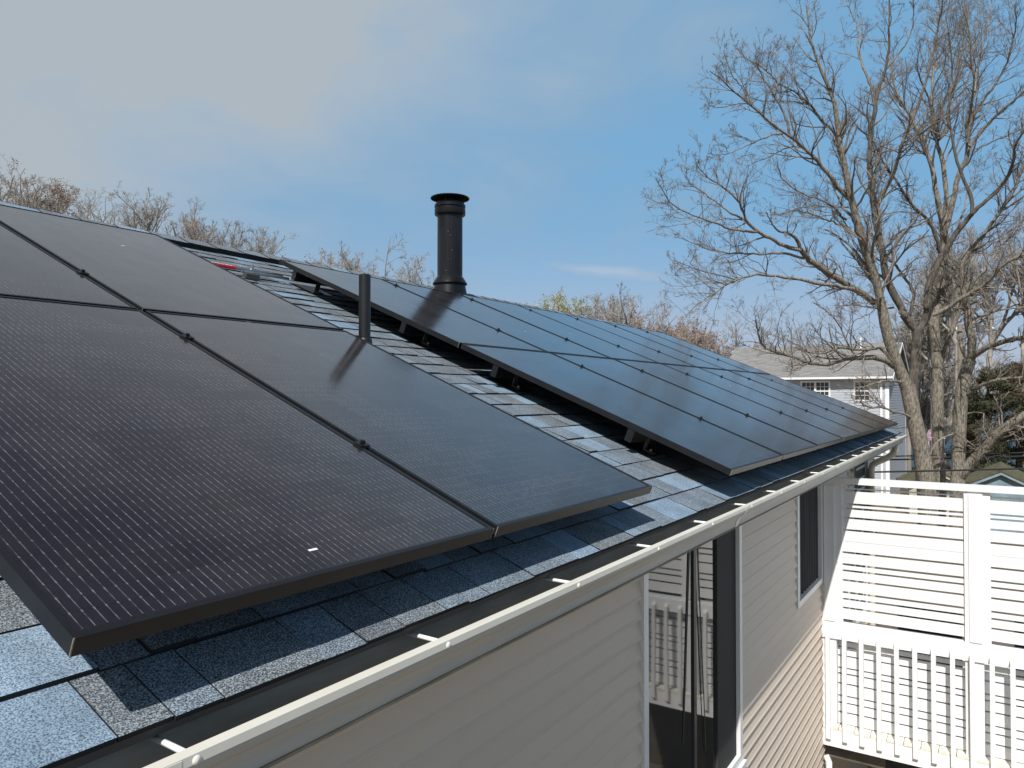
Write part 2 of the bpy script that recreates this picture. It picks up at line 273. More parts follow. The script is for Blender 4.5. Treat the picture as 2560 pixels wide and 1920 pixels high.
# ------------------------------------------------------------------ mesh helpers
class MB:
    def __init__(s): s.v = []; s.f = []; s.m = []
    def box(s, x0, x1, y0, y1, z0, z1, mi=0):
        b = len(s.v); s.v += [(x, y, z) for z in (z0, z1) for y in (y0, y1) for x in (x0, x1)]
        s.f += [tuple(b + i for i in f) for f in ((0, 2, 3, 1), (4, 5, 7, 6), (0, 1, 5, 4), (2, 6, 7, 3), (0, 4, 6, 2), (1, 3, 7, 5))]; s.m += [mi] * 6; return s
    def prism(s, poly, x0, x1, mi=0, axis=0):
        """extrude a 2-D outline along an axis (0: outline is (y,z); 1: (x,z); 2: (x,y))"""
        def P(a, b, t): return (t, a, b) if axis == 0 else ((a, t, b) if axis == 1 else (a, b, t))
        n = len(poly); k = len(s.v); s.v += [P(a, b, x0) for a, b in poly] + [P(a, b, x1) for a, b in poly]
        for i in range(n):
            j = (i + 1) % n; s.f.append((k + i, k + j, k + n + j, k + n + i)); s.m.append(mi)
        s.f.append(tuple(k + i for i in reversed(range(n)))); s.f.append(tuple(k + n + i for i in range(n))); s.m += [mi, mi]; return s
    def quad(s, a, b, c, d, mi=0):
        k = len(s.v); s.v += [tuple(a), tuple(b), tuple(c), tuple(d)]; s.f.append((k, k + 1, k + 2, k + 3)); s.m.append(mi); return s
    def poly(s, pts, mi=0):
        k = len(s.v); s.v += [tuple(p) for p in pts]; s.f.append(tuple(range(k, k + len(pts)))); s.m.append(mi); return s
    def beam(s, a, b, w, h, mi=0, up=(0, 0, 1)):
        a = Vector(a); b = Vector(b); d = (b - a).normalized(); u = Vector(up)
        r = d.cross(u)
        if r.length < 1e-4: r = d.cross(Vector((0, 1, 0)))
        r.normalize(); u = r.cross(d).normalized(); k = len(s.v)
        for p in (a, b):
            for sx, sz in ((-1, -1), (1, -1), (1, 1), (-1, 1)): s.v.append(tuple(p + r * (sx * w / 2) + u * (sz * h / 2)))
        s.f += [tuple(k + i for i in f) for f in ((0, 1, 2, 3), (7, 6, 5, 4), (0, 4, 5, 1), (1, 5, 6, 2), (2, 6, 7, 3), (3, 7, 4, 0))]; s.m += [mi] * 6; return s
    def tube(s, pts, rad, n=10, mi=0, cap=True, squash=1.0):
        pts = [Vector(p) for p in pts]; rad = rad if hasattr(rad, '__len__') else [rad] * len(pts); k0 = len(s.v); u = None
        for i, p in enumerate(pts):
            d = (pts[min(i + 1, len(pts) - 1)] - pts[max(i - 1, 0)]).normalized()
            if u is None: u = d.orthogonal().normalized()
            u = (u - d * u.dot(d)).normalized(); w = d.cross(u)
            for j in range(n):
                a = 2 * math.pi * j / n; s.v.append(tuple(p + (u * math.cos(a) + w * math.sin(a) * squash) * rad[i]))
        for i in range(len(pts) - 1):
            for j in range(n):
                a = k0 + i * n + j; b = k0 + i * n + (j + 1) % n; s.f.append((a, b, b + n, a + n)); s.m.append(mi)
        if cap:
            s.f.append(tuple(k0 + j for j in reversed(range(n)))); s.f.append(tuple(k0 + (len(pts) - 1) * n + j for j in range(n))); s.m += [mi, mi]
        return s
    def lathe(s, prof, c, n=40, mi=0):
        k = len(s.v)
        for r, z in prof:
            for j in range(n):
                a = 2 * math.pi * j / n; s.v.append((c[0] + r * math.cos(a), c[1] + r * math.sin(a), c[2] + z))
        for i in range(len(prof) - 1):
            for j in range(n):
                a = k + i * n + j; b = k + i * n + (j + 1) % n; s.f.append((a, b, b + n, a + n)); s.m.append(mi)
        return s
    def mesh(s, name, mats, smooth=False):
        me = bpy.data.meshes.new(name); me.from_pydata(s.v, [], s.f)
        for m in (mats if isinstance(mats, (list, tuple)) else [mats]): me.materials.append(m)
        me.polygons.foreach_set('material_index', s.m)
        if smooth: me.polygons.foreach_set('use_smooth', [True] * len(s.f))
        me.update(); return me

def put(name, me, parent=None, loc=(0, 0, 0), rot=(0, 0, 0), scale=None):
    o = bpy.data.objects.new(name, me); COL.objects.link(o); o.location = loc; o.rotation_euler = rot
    if scale: o.scale = scale
    if parent: o.parent = parent
    return o
def part(name, mb, mats, parent, smooth=False, **kw):
    o = put(name, mb.mesh(name, mats, smooth), parent, **kw)
    if smooth == 'auto' or smooth: 
        try: o.data.set_sharp_from_angle(angle=math.radians(35))
        except Exception: pass
    return o
def tag(o, label=None, cat=None, group=None, kind=None):
    for k, v in (('label', label), ('category', cat), ('group', group), ('kind', kind)):
        if v: o[k] = v
    return o
def thing(name, label, cat, loc=(0, 0, 0), rot=(0, 0, 0), group=None):
    o = bpy.data.objects.new(name, None); COL.objects.link(o); o.empty_display_size = 0.2; o.location = loc; o.rotation_euler = rot
    return tag(o, label, cat, group)
def empty(name, parent, loc=(0, 0, 0), rot=(0, 0, 0)):
    o = bpy.data.objects.new(name, None); COL.objects.link(o); o.empty_display_size = 0.1; o.location = loc; o.rotation_euler = rot; o.parent = parent; return o

# ------------------------------------------------------------------ setting: ground, water, far shore
GZ = -5.5
FA = math.atan2(CF[1], CF[0])
def pol(deg_right, dist, z=0.0):
    """point at an angle to the right of the view axis"""
    a = FA - math.radians(deg_right); return (CAM[0] + dist * math.cos(a), CAM[1] + dist * math.sin(a), z)
g = MB()
rim = []
for k in range(0, 181):
    a = -180 + 2 * k
    if 14 < a < 60: r = 70 + 3 * math.sin(a * 0.9)
    elif 8 <= a <= 14 or 60 <= a <= 66: r = 300
    else: r = 3500
    rim.append(pol(a, r, GZ))
k0 = len(g.v); g.v.append((CAM[0], CAM[1], GZ)); g.v += rim
# inner ring so the yard has some relief
for i in range(180): g.f.append((0, 1 + i, 2 + i)); g.m.append(0)
g.quad(*[pol(a, 70, GZ) for a in ()]) if False else None
tag(part('ground', g, M['grass'], None), 'flat yard of early spring grass', kind='structure')
wmat = bpy.data.materials.new('harbour_water'); wmat.use_nodes = True
_p = wmat.node_tree.nodes['Principled BSDF']; _p.inputs['Base Color'].default_value = (0.035, 0.06, 0.085, 1); _p.inputs['Roughness'].default_value = 0.5; _p.inputs['Specular IOR Level'].default_value = 0.25; _p.inputs['IOR'].default_value = 1.33
_n = N(wmat.node_tree, 'ShaderNodeTexNoise', i_Scale=0.7, i_Detail=6.0); _g = N(wmat.node_tree, 'ShaderNodeNewGeometry'); wmat.node_tree.links.new(_g.outputs['Position'], _n.inputs['Vector'])
_b = N(wmat.node_tree, 'ShaderNodeBump', i_Strength=0.7, i_Distance=0.3); wmat.node_tree.links.new(_n.outputs['Fac'], _b.inputs['Height']); wmat.node_tree.links.new(_b.outputs[0], _p.inputs['Normal'])
w = MB(); w.v = [(0, 0, -7.6)] + [(6000 * math.cos(math.radians(a)), 6000 * math.sin(math.radians(a)), -7.6) for a in range(0, 360, 4)]
w.f = [(0, 1 + i, 1 + (i + 1) % 90) for i in range(90)]; w.m = [0] * 90
tag(part('water', w, wmat, None), 'blue grey harbour water beyond the trees', kind='structure')
h = MB(); prev = None
for k in range(0, 161):
    a = 4 + k * 0.4; d = 1500
    hgt = 10 + 6 * math.sin(k * 0.31) + 4 * math.sin(k * 0.83 + 1) + rng.uniform(-1.6, 1.6)
    p0 = pol(a, d, -8); p1 = pol(a, d + 60, -7 + hgt); p2 = pol(a, d + 300, -8)
    if prev: h.quad(prev[0], p0, p1, prev[1]); h.quad(prev[1], p1, p2, prev[2])
    prev = (p0, p1, p2)
tag(part('far_shore', h, mat('hazy_far_woods', (0.19, 0.225, 0.25), 0.95, vscale=0.02, col2=(0.27, 0.29, 0.30), coord='World'), None), 'low wooded shore across the water', kind='structure')

# ------------------------------------------------------------------ the house
TH = math.radians(22.4133); RH = 0.155
cT, sT = math.cos(TH), math.sin(TH)
NRM = Vector((0, -sT, cT))
RX0, RX1 = -4.2, 10.28
VE, VR = -0.062, 4.30
house = thing('house', 'beige vinyl sided house with blue shingled roof carrying the solar arrays', 'house', (3, 4, GZ))
def hp(name, mb, mats, parent=None, smooth=False, loc=(0, 0, 0), rot=(0, 0, 0)):
    """part of the house given in world coordinates"""
    par = parent or house
    o = part(name, mb, mats, par, smooth)
    if par is house: o.location = (loc[0] - 3, loc[1] - 4, loc[2] - GZ)
    else: o.location = loc
    o.rotation_euler = rot; return o
HOUSE_OFF = (-3, -4, -GZ)
def hempty(name): return empty(name, house, HOUSE_OFF)

roof = empty('roof', house, (HOUSE_OFF[0] + 0, HOUSE_OFF[1] - NRM.y * (RH + 0.006) * 1.0, HOUSE_OFF[2] - NRM.z * (RH + 0.006)), (TH, 0, 0))
# in roof space: x along the eave, y up the slope, z off the surface
part('roof_sheathing', MB().box(RX0, RX1 - 0.02, VE + 0.02, VR, -0.022, -0.004), M['roof_deck'], roof)
yr = VR * cT + sT * (RH); zr = VR * sT - cT * RH
bs = MB(); bs.prism([(yr + 0.002, zr), (2 * yr - 0.03, -0.15), (2 * yr - 0.03, -0.26), (yr + 0.002, zr - 0.12)], RX0, RX1 - 0.02)
hp('back_slope', bs, M['sh_mid'])

SMATS = [M['sh_light'], M['sh_mid'], M['sh_grey'], M['sh_edge']]
WB = [0.09, 0.12, 0.15, 0.18, 0.22, 0.27]
sh_mesh = {}
def shingle_geo(mb, x, v, w, ht, t, tone):
    b = len(mb.v); z1 = t; zt = 0.0012
    mb.v += [(x, v, -0.002), (x + w, v, -0.002), (x + w, v, z1), (x, v, z1), (x, v + ht, -0.002), (x + w, v + ht, -0.002), (x + w, v + ht, zt), (x, v + ht, zt)]
    for f, m in (((0, 1, 2, 3), 3), ((3, 2, 6, 7), tone), ((1, 5, 6, 2), 3), ((4, 0, 3, 7), 3), ((5, 4, 7, 6), 3), ((0, 4, 5, 1), 3)):
        mb.f.append(tuple(b + i for i in f)); mb.m.append(m)
def get_sh(wi, ti, tone, short):
    k = (wi, ti, tone, short)
    if k not in sh_mesh:
        mb = MB(); shingle_geo(mb, 0, 0, WB[wi] - 0.0028, (0.1565 if short else 0.1545), (0.0055, 0.0085, 0.011)[ti], tone); sh_mesh[k] = mb.mesh('shingle', SMATS)
    return sh_mesh[k]
stuff = MB(); nsh = 0
courses = [VE] + [0.095 + 0.152 * n for n in range(28)]
rs = random.Random(5)
for k, v in enumerate(courses):
    x = RX0 - rs.uniform(0, 0.1); ptone = 1
    while x < RX1 - 0.06:
        wi = rs.randrange(len(WB)); w = WB[wi]
        if x + w > RX1: wi = 0; w = WB[0]
        tone = rs.choices((0, 1, 2), (0.24, 0.43, 0.33))[0]
        if tone == ptone == 0: tone = 1
        ptone = tone; ti = rs.randrange(3); dv = rs.uniform(-0.003, 0.003)
        vis = (0.98 < x + w / 2 < 2.2 and k > 1) or (k <= 1 and x + w > -1.8) or (x + w < -0.95 and x > -1.75 and k < 6)
        if vis and nsh < 298:
            put('shingle', get_sh(wi, ti, tone, k == 0), roof, (x, v + dv, 0)); nsh += 1
        else:
            shingle_geo(stuff, x, v + dv, w - 0.0028, 0.1565 if k == 0 else 0.1545, (0.0055, 0.0085, 0.011)[ti], tone)
        x += w
o = part('shingle_field', stuff, SMATS, roof); o['kind'] = 'stuff'
# ridge vent with cap shingles
rv = MB()
for sgn in (0,): rv.box(RX0, 9.98, VR - 0.125, VR + 0.0, 0.0, 0.034)
part('ridge_vent', rv, M['roof_deck'], roof)
capm = []
for tone in range(3):
    mb = MB(); b = 0
    w2 = 0.136
    # bent cap over the ridge, in roof space; the far side leans down by twice the pitch
    s2 = math.sin(2 * TH); c2 = math.cos(2 * TH)
    for (xx, dz) in ((0, 0.0095), (0.27, 0.003)):
        mb.v += [(xx, VR - w2, 0.036 + dz), (xx, VR + 0.004, 0.042 + dz), (xx, VR + 0.004 + w2 * c2, 0.042 + dz - w2 * s2),
                 (xx, VR - w2, 0.033), (xx, VR + 0.004, 0.036), (xx, VR + 0.004 + w2 * c2, 0.036 - w2 * s2)]
    for f, m in (((0, 1, 7, 6), tone), ((1, 2, 8, 7), tone), ((0, 3, 4, 1), 3), ((1, 4, 5, 2), 3), ((0, 6, 9, 3), 3), ((2, 5, 11, 8), 3)):
        mb.f.append(f); mb.m.append(m)
    capm.append(mb.mesh('ridge_cap', SMATS))
for i in range(58):
    x = RX0 + i * 0.245
    if x > 9.75: break
    put('ridge_cap', capm[rs.choices((0, 1, 2), (0.2, 0.45, 0.35))[0]], roof, (x, rs.uniform(-0.002, 0.002), 0))
part('drip_edge', MB().box(RX0, RX1, VE + 0.012, VE + 0.03, -0.03, -0.004), mat('drip_edge_metal', (0.07, 0.068, 0.065), 0.5), roof)
part('rake_board', MB().box(RX1 - 0.02, RX1 + 0.004, VE + 0.04, VR, -0.19, -0.004), M['trim_white'], roof)

# walls
YW = 0.35
wall = hempty('wall')
part('sheathing', MB().box(-3.9, 9.98, YW + 0.02, YW + 0.14, GZ, -0.30), M['interior'], wall)
part('gable_wall', MB().prism([(YW + 0.03, GZ), (2 * yr - 0.4, GZ), (2 * yr - 0.4, -0.3), (yr, zr - 0.2), (YW + 0.03, -0.35)], 9.985, 10.02), M['siding'], wall)
EXP = 0.0965
sm = MB(); sm.prism([(YW - 0.003, 0.0), (YW - 0.024, 0.0), (YW - 0.026, 0.006), (YW - 0.020, 0.018), (YW - 0.0025, EXP), (YW + 0.012, EXP), (YW + 0.012, 0.0)], 0, 1)
sid = sm.mesh('siding_board', M['siding'])
WIN = [(1.735, 3.365, -2.06), (5.055, 6.155, -1.47), (7.75, 9.35, -2.5)]
z = -0.335; rw = random.Random(3)
while z > GZ + 0.02:
    z0 = z - EXP; x = -3.9
    segs = []
    cuts = sorted([(a, b) for a, b, zb in WIN if z0 > zb - 0.05])
    for a, b in cuts: segs.append((x, a)); x = b
    segs.append((x, 9.95))
    for a, b in segs:
        if b - a > 3.0:
            c = a + (b - a) * rw.choice((0.42, 0.6)); segs2 = [(a, c), (c, b)]
        else: segs2 = [(a, b)]
        for a2, b2 in segs2:
            if z0 < -3.6 and b2 < 3.0 : pass
            put('siding_board', sid, wall, (a2, rw.uniform(-0.0025, 0), z0), scale=(b2 - a2 + 0.001, 1, 1))
    z = z0
part('corner_board', MB().box(9.95, 10.04, YW - 0.022, YW + 0.02, GZ, -0.33), M['siding'], wall)
hp('soffit', MB().box(RX0, RX1, 0.0795, YW + 0.02, -0.327, -0.312), M['trim_white'])
hp('fascia', MB().box(RX0, RX1, 0.0575, 0.079, -0.335, -0.20), M['trim_white'])

# windows
def window_frame(x0, x1, zt, zb, w, mt, parent, y0=YW - 0.03, y1=YW + 0.05):
    mb = MB(); mb.box(x0, x0 + w, y0, y1, zb, zt).box(x1 - w, x1, y0, y1, zb, zt).box(x0 + w, x1 - w, y0, y1, zt - w, zt).box(x0 + w, x1 - w, y0, y1, zb, zb + w)
    return part('frame', mb, mt, parent)
w1 = hempty('window')
window_frame(1.725, 3.375, -0.33, -2.07, 0.055, M['trim_white'], w1)
part('pane', MB().quad((1.78, YW + 0.004, -2.02), (2.50, YW + 0.004, -2.02), (2.50, YW + 0.004, -0.38), (1.78, YW + 0.004, -0.38)), M['win_glass'], w1)
part('pane', MB().quad((2.54, YW + 0.010, -2.02), (2.92, YW + 0.010, -2.02), (2.92, YW + 0.010, -0.38), (2.54, YW + 0.010, -0.38)), M['win_glass'], w1)
cs = MB()
for (xa, za, xb, zb_, wd_) in ((2.455, -0.38, 2.335, -1.56, 0.018), (2.560, -0.38, 2.72, -1.75, 0.014)):
    cs.poly([(xa - wd_, YW + 0.001, za), (xa + wd_, YW + 0.001, za), (xb + wd_ * 0.5, YW + 0.001, zb_), (xb - wd_ * 0.5, YW + 0.001, zb_)])
part('dark_slant_strip', cs, M['curtain'], w1)  # two slanted dark strips lying just in front of the panes
part('mullion', MB().box(2.497, 2.542, YW - 0.006, YW + 0.03, -2.02, -0.38), M['grill'], w1)
part('insect_screen', MB().box(2.925, 3.318, YW - 0.004, YW + 0.012, -2.02, -0.38), M['screen'], w1)
part('sill', MB().box(1.70, 3.40, YW - 0.05, YW - 0.028, -2.105, -2.068), M['trim_white'], w1)
w2 = hempty('window')
window_frame(5.06, 6.155, -0.33, -1.475, 0.05, M['trim_white'], w2)
part('side_channel', MB().box(5.112, 5.225, YW - 0.012, YW + 0.03, -1.423, -0.382), M['trim_grey'], w2)
cu = MB(); xs = np.linspace(5.227, 6.103, 60)
for i in range(59):
    y_a = YW + 0.010 + 0.010 * math.sin(i * 0.85); y_b = YW + 0.010 + 0.010 * math.sin((i + 1) * 0.85)
    cu.quad((xs[i], y_a, -1.423), (xs[i + 1], y_b, -1.423), (xs[i + 1], y_b, -0.382), (xs[i], y_a, -0.382))
part('curtain', cu, M['curtain'], w2)
w3 = hempty('window')
window_frame(7.75, 9.35, -0.36, -2.5, 0.055, M['trim_grey'], w3)
part('pane', MB().quad((7.8, YW + 0.01, -2.45), (8.5, YW + 0.01, -2.45), (8.5, YW + 0.01, -0.4), (7.8, YW + 0.01, -0.4)), M['win_glass'], w3)
cb = MB()
for i in range(14): cb.box(8.5, 9.29, YW - 0.002, YW + 0.008, -0.45 - i * 0.14, -0.33 - i * 0.14 - 0.09)
part('blind', cb, mat('pale_green_blind', (0.35, 0.42, 0.40), 0.7, var=0.1), w3)
part('backing', MB().box(8.5, 9.3, YW + 0.009, YW + 0.02, -2.45, -0.415), M['interior'], w3)

# gutter
GX0, GX1 = RX0, 10.16
gut = hempty('gutter')
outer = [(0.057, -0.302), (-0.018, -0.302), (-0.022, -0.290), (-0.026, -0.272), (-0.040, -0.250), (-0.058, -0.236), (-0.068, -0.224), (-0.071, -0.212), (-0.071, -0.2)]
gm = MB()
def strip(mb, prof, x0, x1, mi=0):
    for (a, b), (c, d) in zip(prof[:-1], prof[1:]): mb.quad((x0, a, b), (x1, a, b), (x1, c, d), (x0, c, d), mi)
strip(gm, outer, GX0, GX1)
gm.prism([(-0.0725, -0.215), (-0.0725, -0.199), (-0.070, -0.196), (-0.052, -0.196), (-0.050, -0.199), (-0.050, -0.204), (-0.0695, -0.204), (-0.0695, -0.215)], GX0, GX1, 1)
gm.prism([(y, zz) for y, zz in outer], GX1, GX1 + 0.003)
part('trough', gm, [mat('shaded_dirty_gutter_face', (0.40, 0.405, 0.40), 0.5, vscale=3, col2=(0.50, 0.48, 0.43), stretch=(1, 4, 4)), M['cream']], gut)  # grey of the face holds its shade under the lip, plus dirt
gi = MB(); inner = [(0.0555, -0.186), (0.0555, -0.3), (-0.0165, -0.3), (-0.0205, -0.288), (-0.0245, -0.271), (-0.0385, -0.249), (-0.0565, -0.235), (-0.0665, -0.223), (-0.0692, -0.2045)]
strip(gi, inner[::-1], GX0, GX1 - 0.001)
part('grimy_lining', gi, M['liner'], gut)
# rust brown drip line under the face
part('stained_edge', MB().box(GX0, GX1 - 0.01, -0.021, 0.054, -0.3085, -0.3025), mat('brown_drip_stain', (0.20, 0.15, 0.09), 0.8, vscale=4, col2=(0.34, 0.29, 0.21), stretch=(1, 1, 1)), gut)
for xj in (2.05, 8.6, 5.9, -1.0): part('joint', MB().prism([(y - 0.001, zz - 0.0005) for y, zz in outer[1:]] + [(y - 0.0022, zz - 0.001) for y, zz in reversed(outer[1:])], xj, xj + 0.05), M['cream'], gut)
HX = [-0.925] + [-0.305 + 0.617 * i for i in range(17)]
hm = MB(); hm.tube([(0, 0.0552, -0.2040), (0, -0.0690, -0.2055)], 0.0052, 10); hm_me = hm.mesh('hanger_tube', mat('white_aluminium_tube', (0.78, 0.78, 0.77), 0.3, 0.0), True)
hd = MB(); hd.lathe([(0.0, 0.004), (0.0055, 0.0032), (0.0075, 0.001), (0.0075, 0)], (0, 0, 0), 12); hd_me = hd.mesh('spike_head', M['cream'], True)
for x in HX:
    put('hanger', hm_me, gut, (x, 0, 0), rot=(0, 0, rs.uniform(-0.03, 0.03)))
    put('spike_head', hd_me, gut, (x, -0.0725, -0.2095), rot=(math.pi / 2, 0, 0))
lt = MB(); rl = random.Random(4)
for _ in range(420):
    x = rl.uniform(-1.2, 10.0) if rl.random() < 0.5 else rl.choice((0.1, 1.9, 3.3, 4.9, 7.2)) + rl.gauss(0, 0.25); y = rl.uniform(-0.012, 0.05); a = rl.uniform(0, 3.14); q = rl.uniform(0.004, 0.012); zz = -0.297 + rl.uniform(0, 0.004)
    ca, sa = math.cos(a) * q, math.sin(a) * q
    lt.quad((x - ca, y - sa, zz), (x + sa * 0.5, y - ca * 0.5, zz + 0.002), (x + ca, y + sa, zz + 0.003), (x - sa * 0.5, y + ca * 0.5, zz))
o = part('leaf_litter', lt, mat('dry_leaf_bits', (0.13, 0.09, 0.05), 0.9, vscale=30, col2=(0.30, 0.23, 0.14)), gut); o['kind'] = 'stuff'
ds = empty('downspout', house, HOUSE_OFF)
dm = MB(); dm.tube([(9.30, -0.01, -0.30), (9.30, -0.01, -0.36), (9.30, 0.02, -0.415), (9.28, 0.09, -0.47), (9.26, 0.19, -0.52), (9.25, 0.255, -0.565), (9.25, 0.275, -0.63), (9.25, 0.275, -0.9), (9.25, 0.275, GZ + 0.1)], 0.047, 12, squash=0.8)
part('pipe', dm, mat('beige_downspout', (0.50, 0.45, 0.34), 0.45, var=0.06), ds, True)
for zz in (-0.8, -2.6, -4.4): part('strap', MB().box(9.19, 9.31, 0.225, YW - 0.015, zz, zz + 0.025), M['wear'], ds)

# plumbing vent
vp = hempty('vent_pipe')
vb = Vector((1.127, 1.575, 0.4825))
m_ = MB(); m_.lathe([(0.0, -0.06), (0.0295, -0.06), (0.0295, 0.474), (0.026, 0.476), (0.026, 0.3), (0.0, 0.3)], vb, 32)
part('pipe', m_, M['black_pvc'], vp, True)
m_ = MB(); m_.lathe([(0.037, 0.145), (0.035, 0.152), (0.030, 0.154)], vb, 32); m_.lathe([(0.0372, 0.145), (0.043, 0.10), (0.075, 0.03), (0.11, -0.06)], vb, 32)
part('boot', m_, M['black_pvc'], vp, True)
fl = MB(); fl.box(-0.13, 0.15, -0.15, 0.15, 0.0, 0.0035); part('flashing', fl, M['black_frame'], vp, loc=vb + NRM * 0.006, rot=(TH, 0, 0))

# chimney
ch = hempty('chimney'); cc = (4.475, 3.62, 0)
RC = 0.130; zb = 1.34
m_ = MB(); m_.lathe([(RC, zb + 0.15), (RC, 2.235)], cc, 48)
part('pipe', m_, M['black_metal'], ch, True)
part('seam', MB().box(-0.004, 0.004, -0.004, 0.003, 1.56, 2.235), M['black_metal'], ch, loc=(cc[0] - RC * 0.83, cc[1] - RC * 0.56, 0), rot=(0, 0, math.radians(-56)))
m_ = MB(); m_.lathe([(RC * 0.9, 2.215), (RC + 0.024, 2.215), (RC + 0.030, 2.225), (RC + 0.030, 2.275), (RC + 0.022, 2.281), (RC + 0.022, 2.291), (RC + 0.031, 2.297), (RC + 0.030, 2.322), (RC + 0.016, 2.330), (RC + 0.016, 2.342), (RC - 0.01, 2.352), (0.05, 2.355)], cc, 48)
part('collar', m_, M['black_metal'], ch, True)
m_ = MB(); m_.lathe([(0.200, 2.398), (0.203, 2.393), (0.201, 2.388), (0.195, 2.388)], cc, 48); m_.lathe([(0.200, 2.398), (0.0, 2.436)], cc, 48); m_.lathe([(0.195, 2.388), (0.15, 2.392), (0.0, 2.400)], cc, 48, 1)
part('rain_cap', m_, [M['black_metal'], M['matt_black']], ch, True)
for a in (20, 110, 200, 290):
    x, y = cc[0] + 0.146 * math.cos(math.radians(a)), cc[1] + 0.146 * math.sin(math.radians(a))
    part('strut', MB().tube([(x, y, 2.28), (x, y, 2.392)], 0.005, 8), M['black_metal'], ch)
for a in (65, 155, 245, 335):
    x, y = cc[0] + 0.06 * math.cos(math.radians(a)), cc[1] + 0.06 * math.sin(math.radians(a))
    part('inner_post', MB().tube([(x, y, 2.31), (x, y, 2.394)], 0.013, 10), M['black_metal'], ch)
m_ = MB(); m_.lathe([(RC + 0.001, zb + 0.240), (RC + 0.008, zb + 0.233), (RC + 0.045, zb + 0.175), (RC + 0.050, zb + 0.165), (RC + 0.047, zb + 0.157), (RC + 0.03, zb + 0.157)], cc, 48)
part('storm_collar', m_, M['black_metal'], ch, True)
m_ = MB(); m_.lathe([(RC + 0.028, zb + 0.160), (RC + 0.055, zb + 0.02), (RC + 0.085, zb - 0.14)], cc, 48)
part('flashing_cone', m_, M['black_metal'], ch, True)
for a_, zz in ((-150, 2.02), (-140, 1.98), (-132, 1.83), (-147, 1.74), (-160, 1.62)):
    x, y = cc[0] + RC * math.cos(math.radians(a_)), cc[1] + RC * math.sin(math.radians(a_))
    m_ = MB(); m_.lathe([(0.0, 0.005), (0.007, 0.002), (0.009, -0.003)], (0, 0, 0), 8)
    part('rivet', m_, M['black_pvc'], ch, True, loc=(x, y, zz), rot=(math.pi / 2, 0, math.radians(a_ + 90)))

# ------------------------------------------------------------------ solar panels
fr = MB(); FT = 0.031; FW = 0.011
fr.prism([(0, 0), (PW, 0), (PW - FW, FW), (FW, FW)], -FT, 0, axis=2); fr.prism([(PW, 0), (PW, PL), (PW - FW, PL - FW), (PW - FW, FW)], -FT, 0, axis=2)
fr.prism([(PW, PL), (0, PL), (FW, PL - FW), (PW - FW, PL - FW)], -FT, 0, axis=2); fr.prism([(0, PL), (0, 0), (FW, FW), (FW, PL - FW)], -FT, 0, axis=2)
frame_me = fr.mesh('frame', M['black_frame'])
lam_me = MB().box(FW, PW - FW, FW, PL - FW, -0.006, -0.0022).mesh('glass_laminate', M['panel'])
back_me = MB().box(FW + 0.001, PW - FW - 0.001, FW + 0.001, PL - FW - 0.001, -0.0072, -0.0064).mesh('backsheet', M['black_pvc'])
jb_me = MB().box(PW / 2 - 0.05, PW / 2 + 0.05, PL / 2 - 0.04, PL / 2 + 0.04, -0.028, -0.0075).mesh('junction_box', M['black_pvc'])
wear_me = MB().box(-0.0008, 0.0012, -0.0008, 0.0012, -FT, 0.0003).mesh('scuffed_corner', M['wear'])
st_me = MB().box(0, 0.022, 0, 0.0065, -0.0022, -0.0016).mesh('barcode_sticker', M['sticker'])
def w_pos(u, v, off=0.0):
    return Vector((u, v * cT, v * sT)) + NRM * off
def panel(u, v, label, group, sticker=None, wear=(0, 1)):
    t = thing('solar_panel', label, 'solar panel', w_pos(u, v), (TH + rs.uniform(-0.0012, 0.0012), rs.uniform(-0.0012, 0.0012), 0), group)
    put('frame', frame_me, t); put('glass_laminate', lam_me, t); put('backsheet', back_me, t); put('junction_box', jb_me, t)
    for wx in wear: put('scuffed_corner', wear_me, t, (wx * PW, 0, 0))
    if sticker: put('barcode_sticker', st_me, t, (sticker[0], sticker[1], 0))
GP = 0.02
near_lab = {(-1, 0): 'large black solar panel nearest the camera at the bottom left, over the gutter', (0, 0): 'black solar panel at the lower right corner of the near array, below the vent pipe',
            (-1, 1): 'upper left black solar panel of the near array, cut by the photo edge', (0, 1): 'upper right black solar panel of the near array, reaching the ridge'}
for (i, j), lab in near_lab.items():
    panel(i * (PW + GP), j * (PL + GP) - (0.0 if j else 0.0), lab, 'solar panels of the near array', {(-1, 0): (0.497, 0.079), (0, 1): (0.545, 1.21), (0, 0): (0.45, PL - 0.012), (-1, 1): (0.3, 1.74)}.get((i, j)))
UF, VF = 1.9743, -0.0342
ordn = ['first', 'second', 'third', 'fourth', 'fifth', 'sixth']
for j in (0, 1):
    for i in range(7):
        row = 'lower row' if j == 0 else 'upper row'
        if i == 0: lab = 'blue grey solar panel at the near end of the far array, ' + row
        elif i == 6: lab = 'last solar panel of the far array at the rake end, ' + row
        elif i == 2 and j == 1: lab = 'solar panel directly in front of the black chimney base, third in the upper row'
        else: lab = ordn[i] + ' solar panel from the near end of the far array, ' + row
        panel(UF + i * (PW + GP), VF + j * (PL + GP), lab, 'solar panels of the far array', {(1, 0): (0.5, PL - 0.012), (2, 1): (0.45, 0.7), (1, 1): (0.5, 0.55), (3, 0): (0.5, 1.2), (4, 0): (0.3, 0.9), (0, 1): (0.35, 0.006)}.get((i, j)), wear=(0, 1) if i in (0,) else (0,))

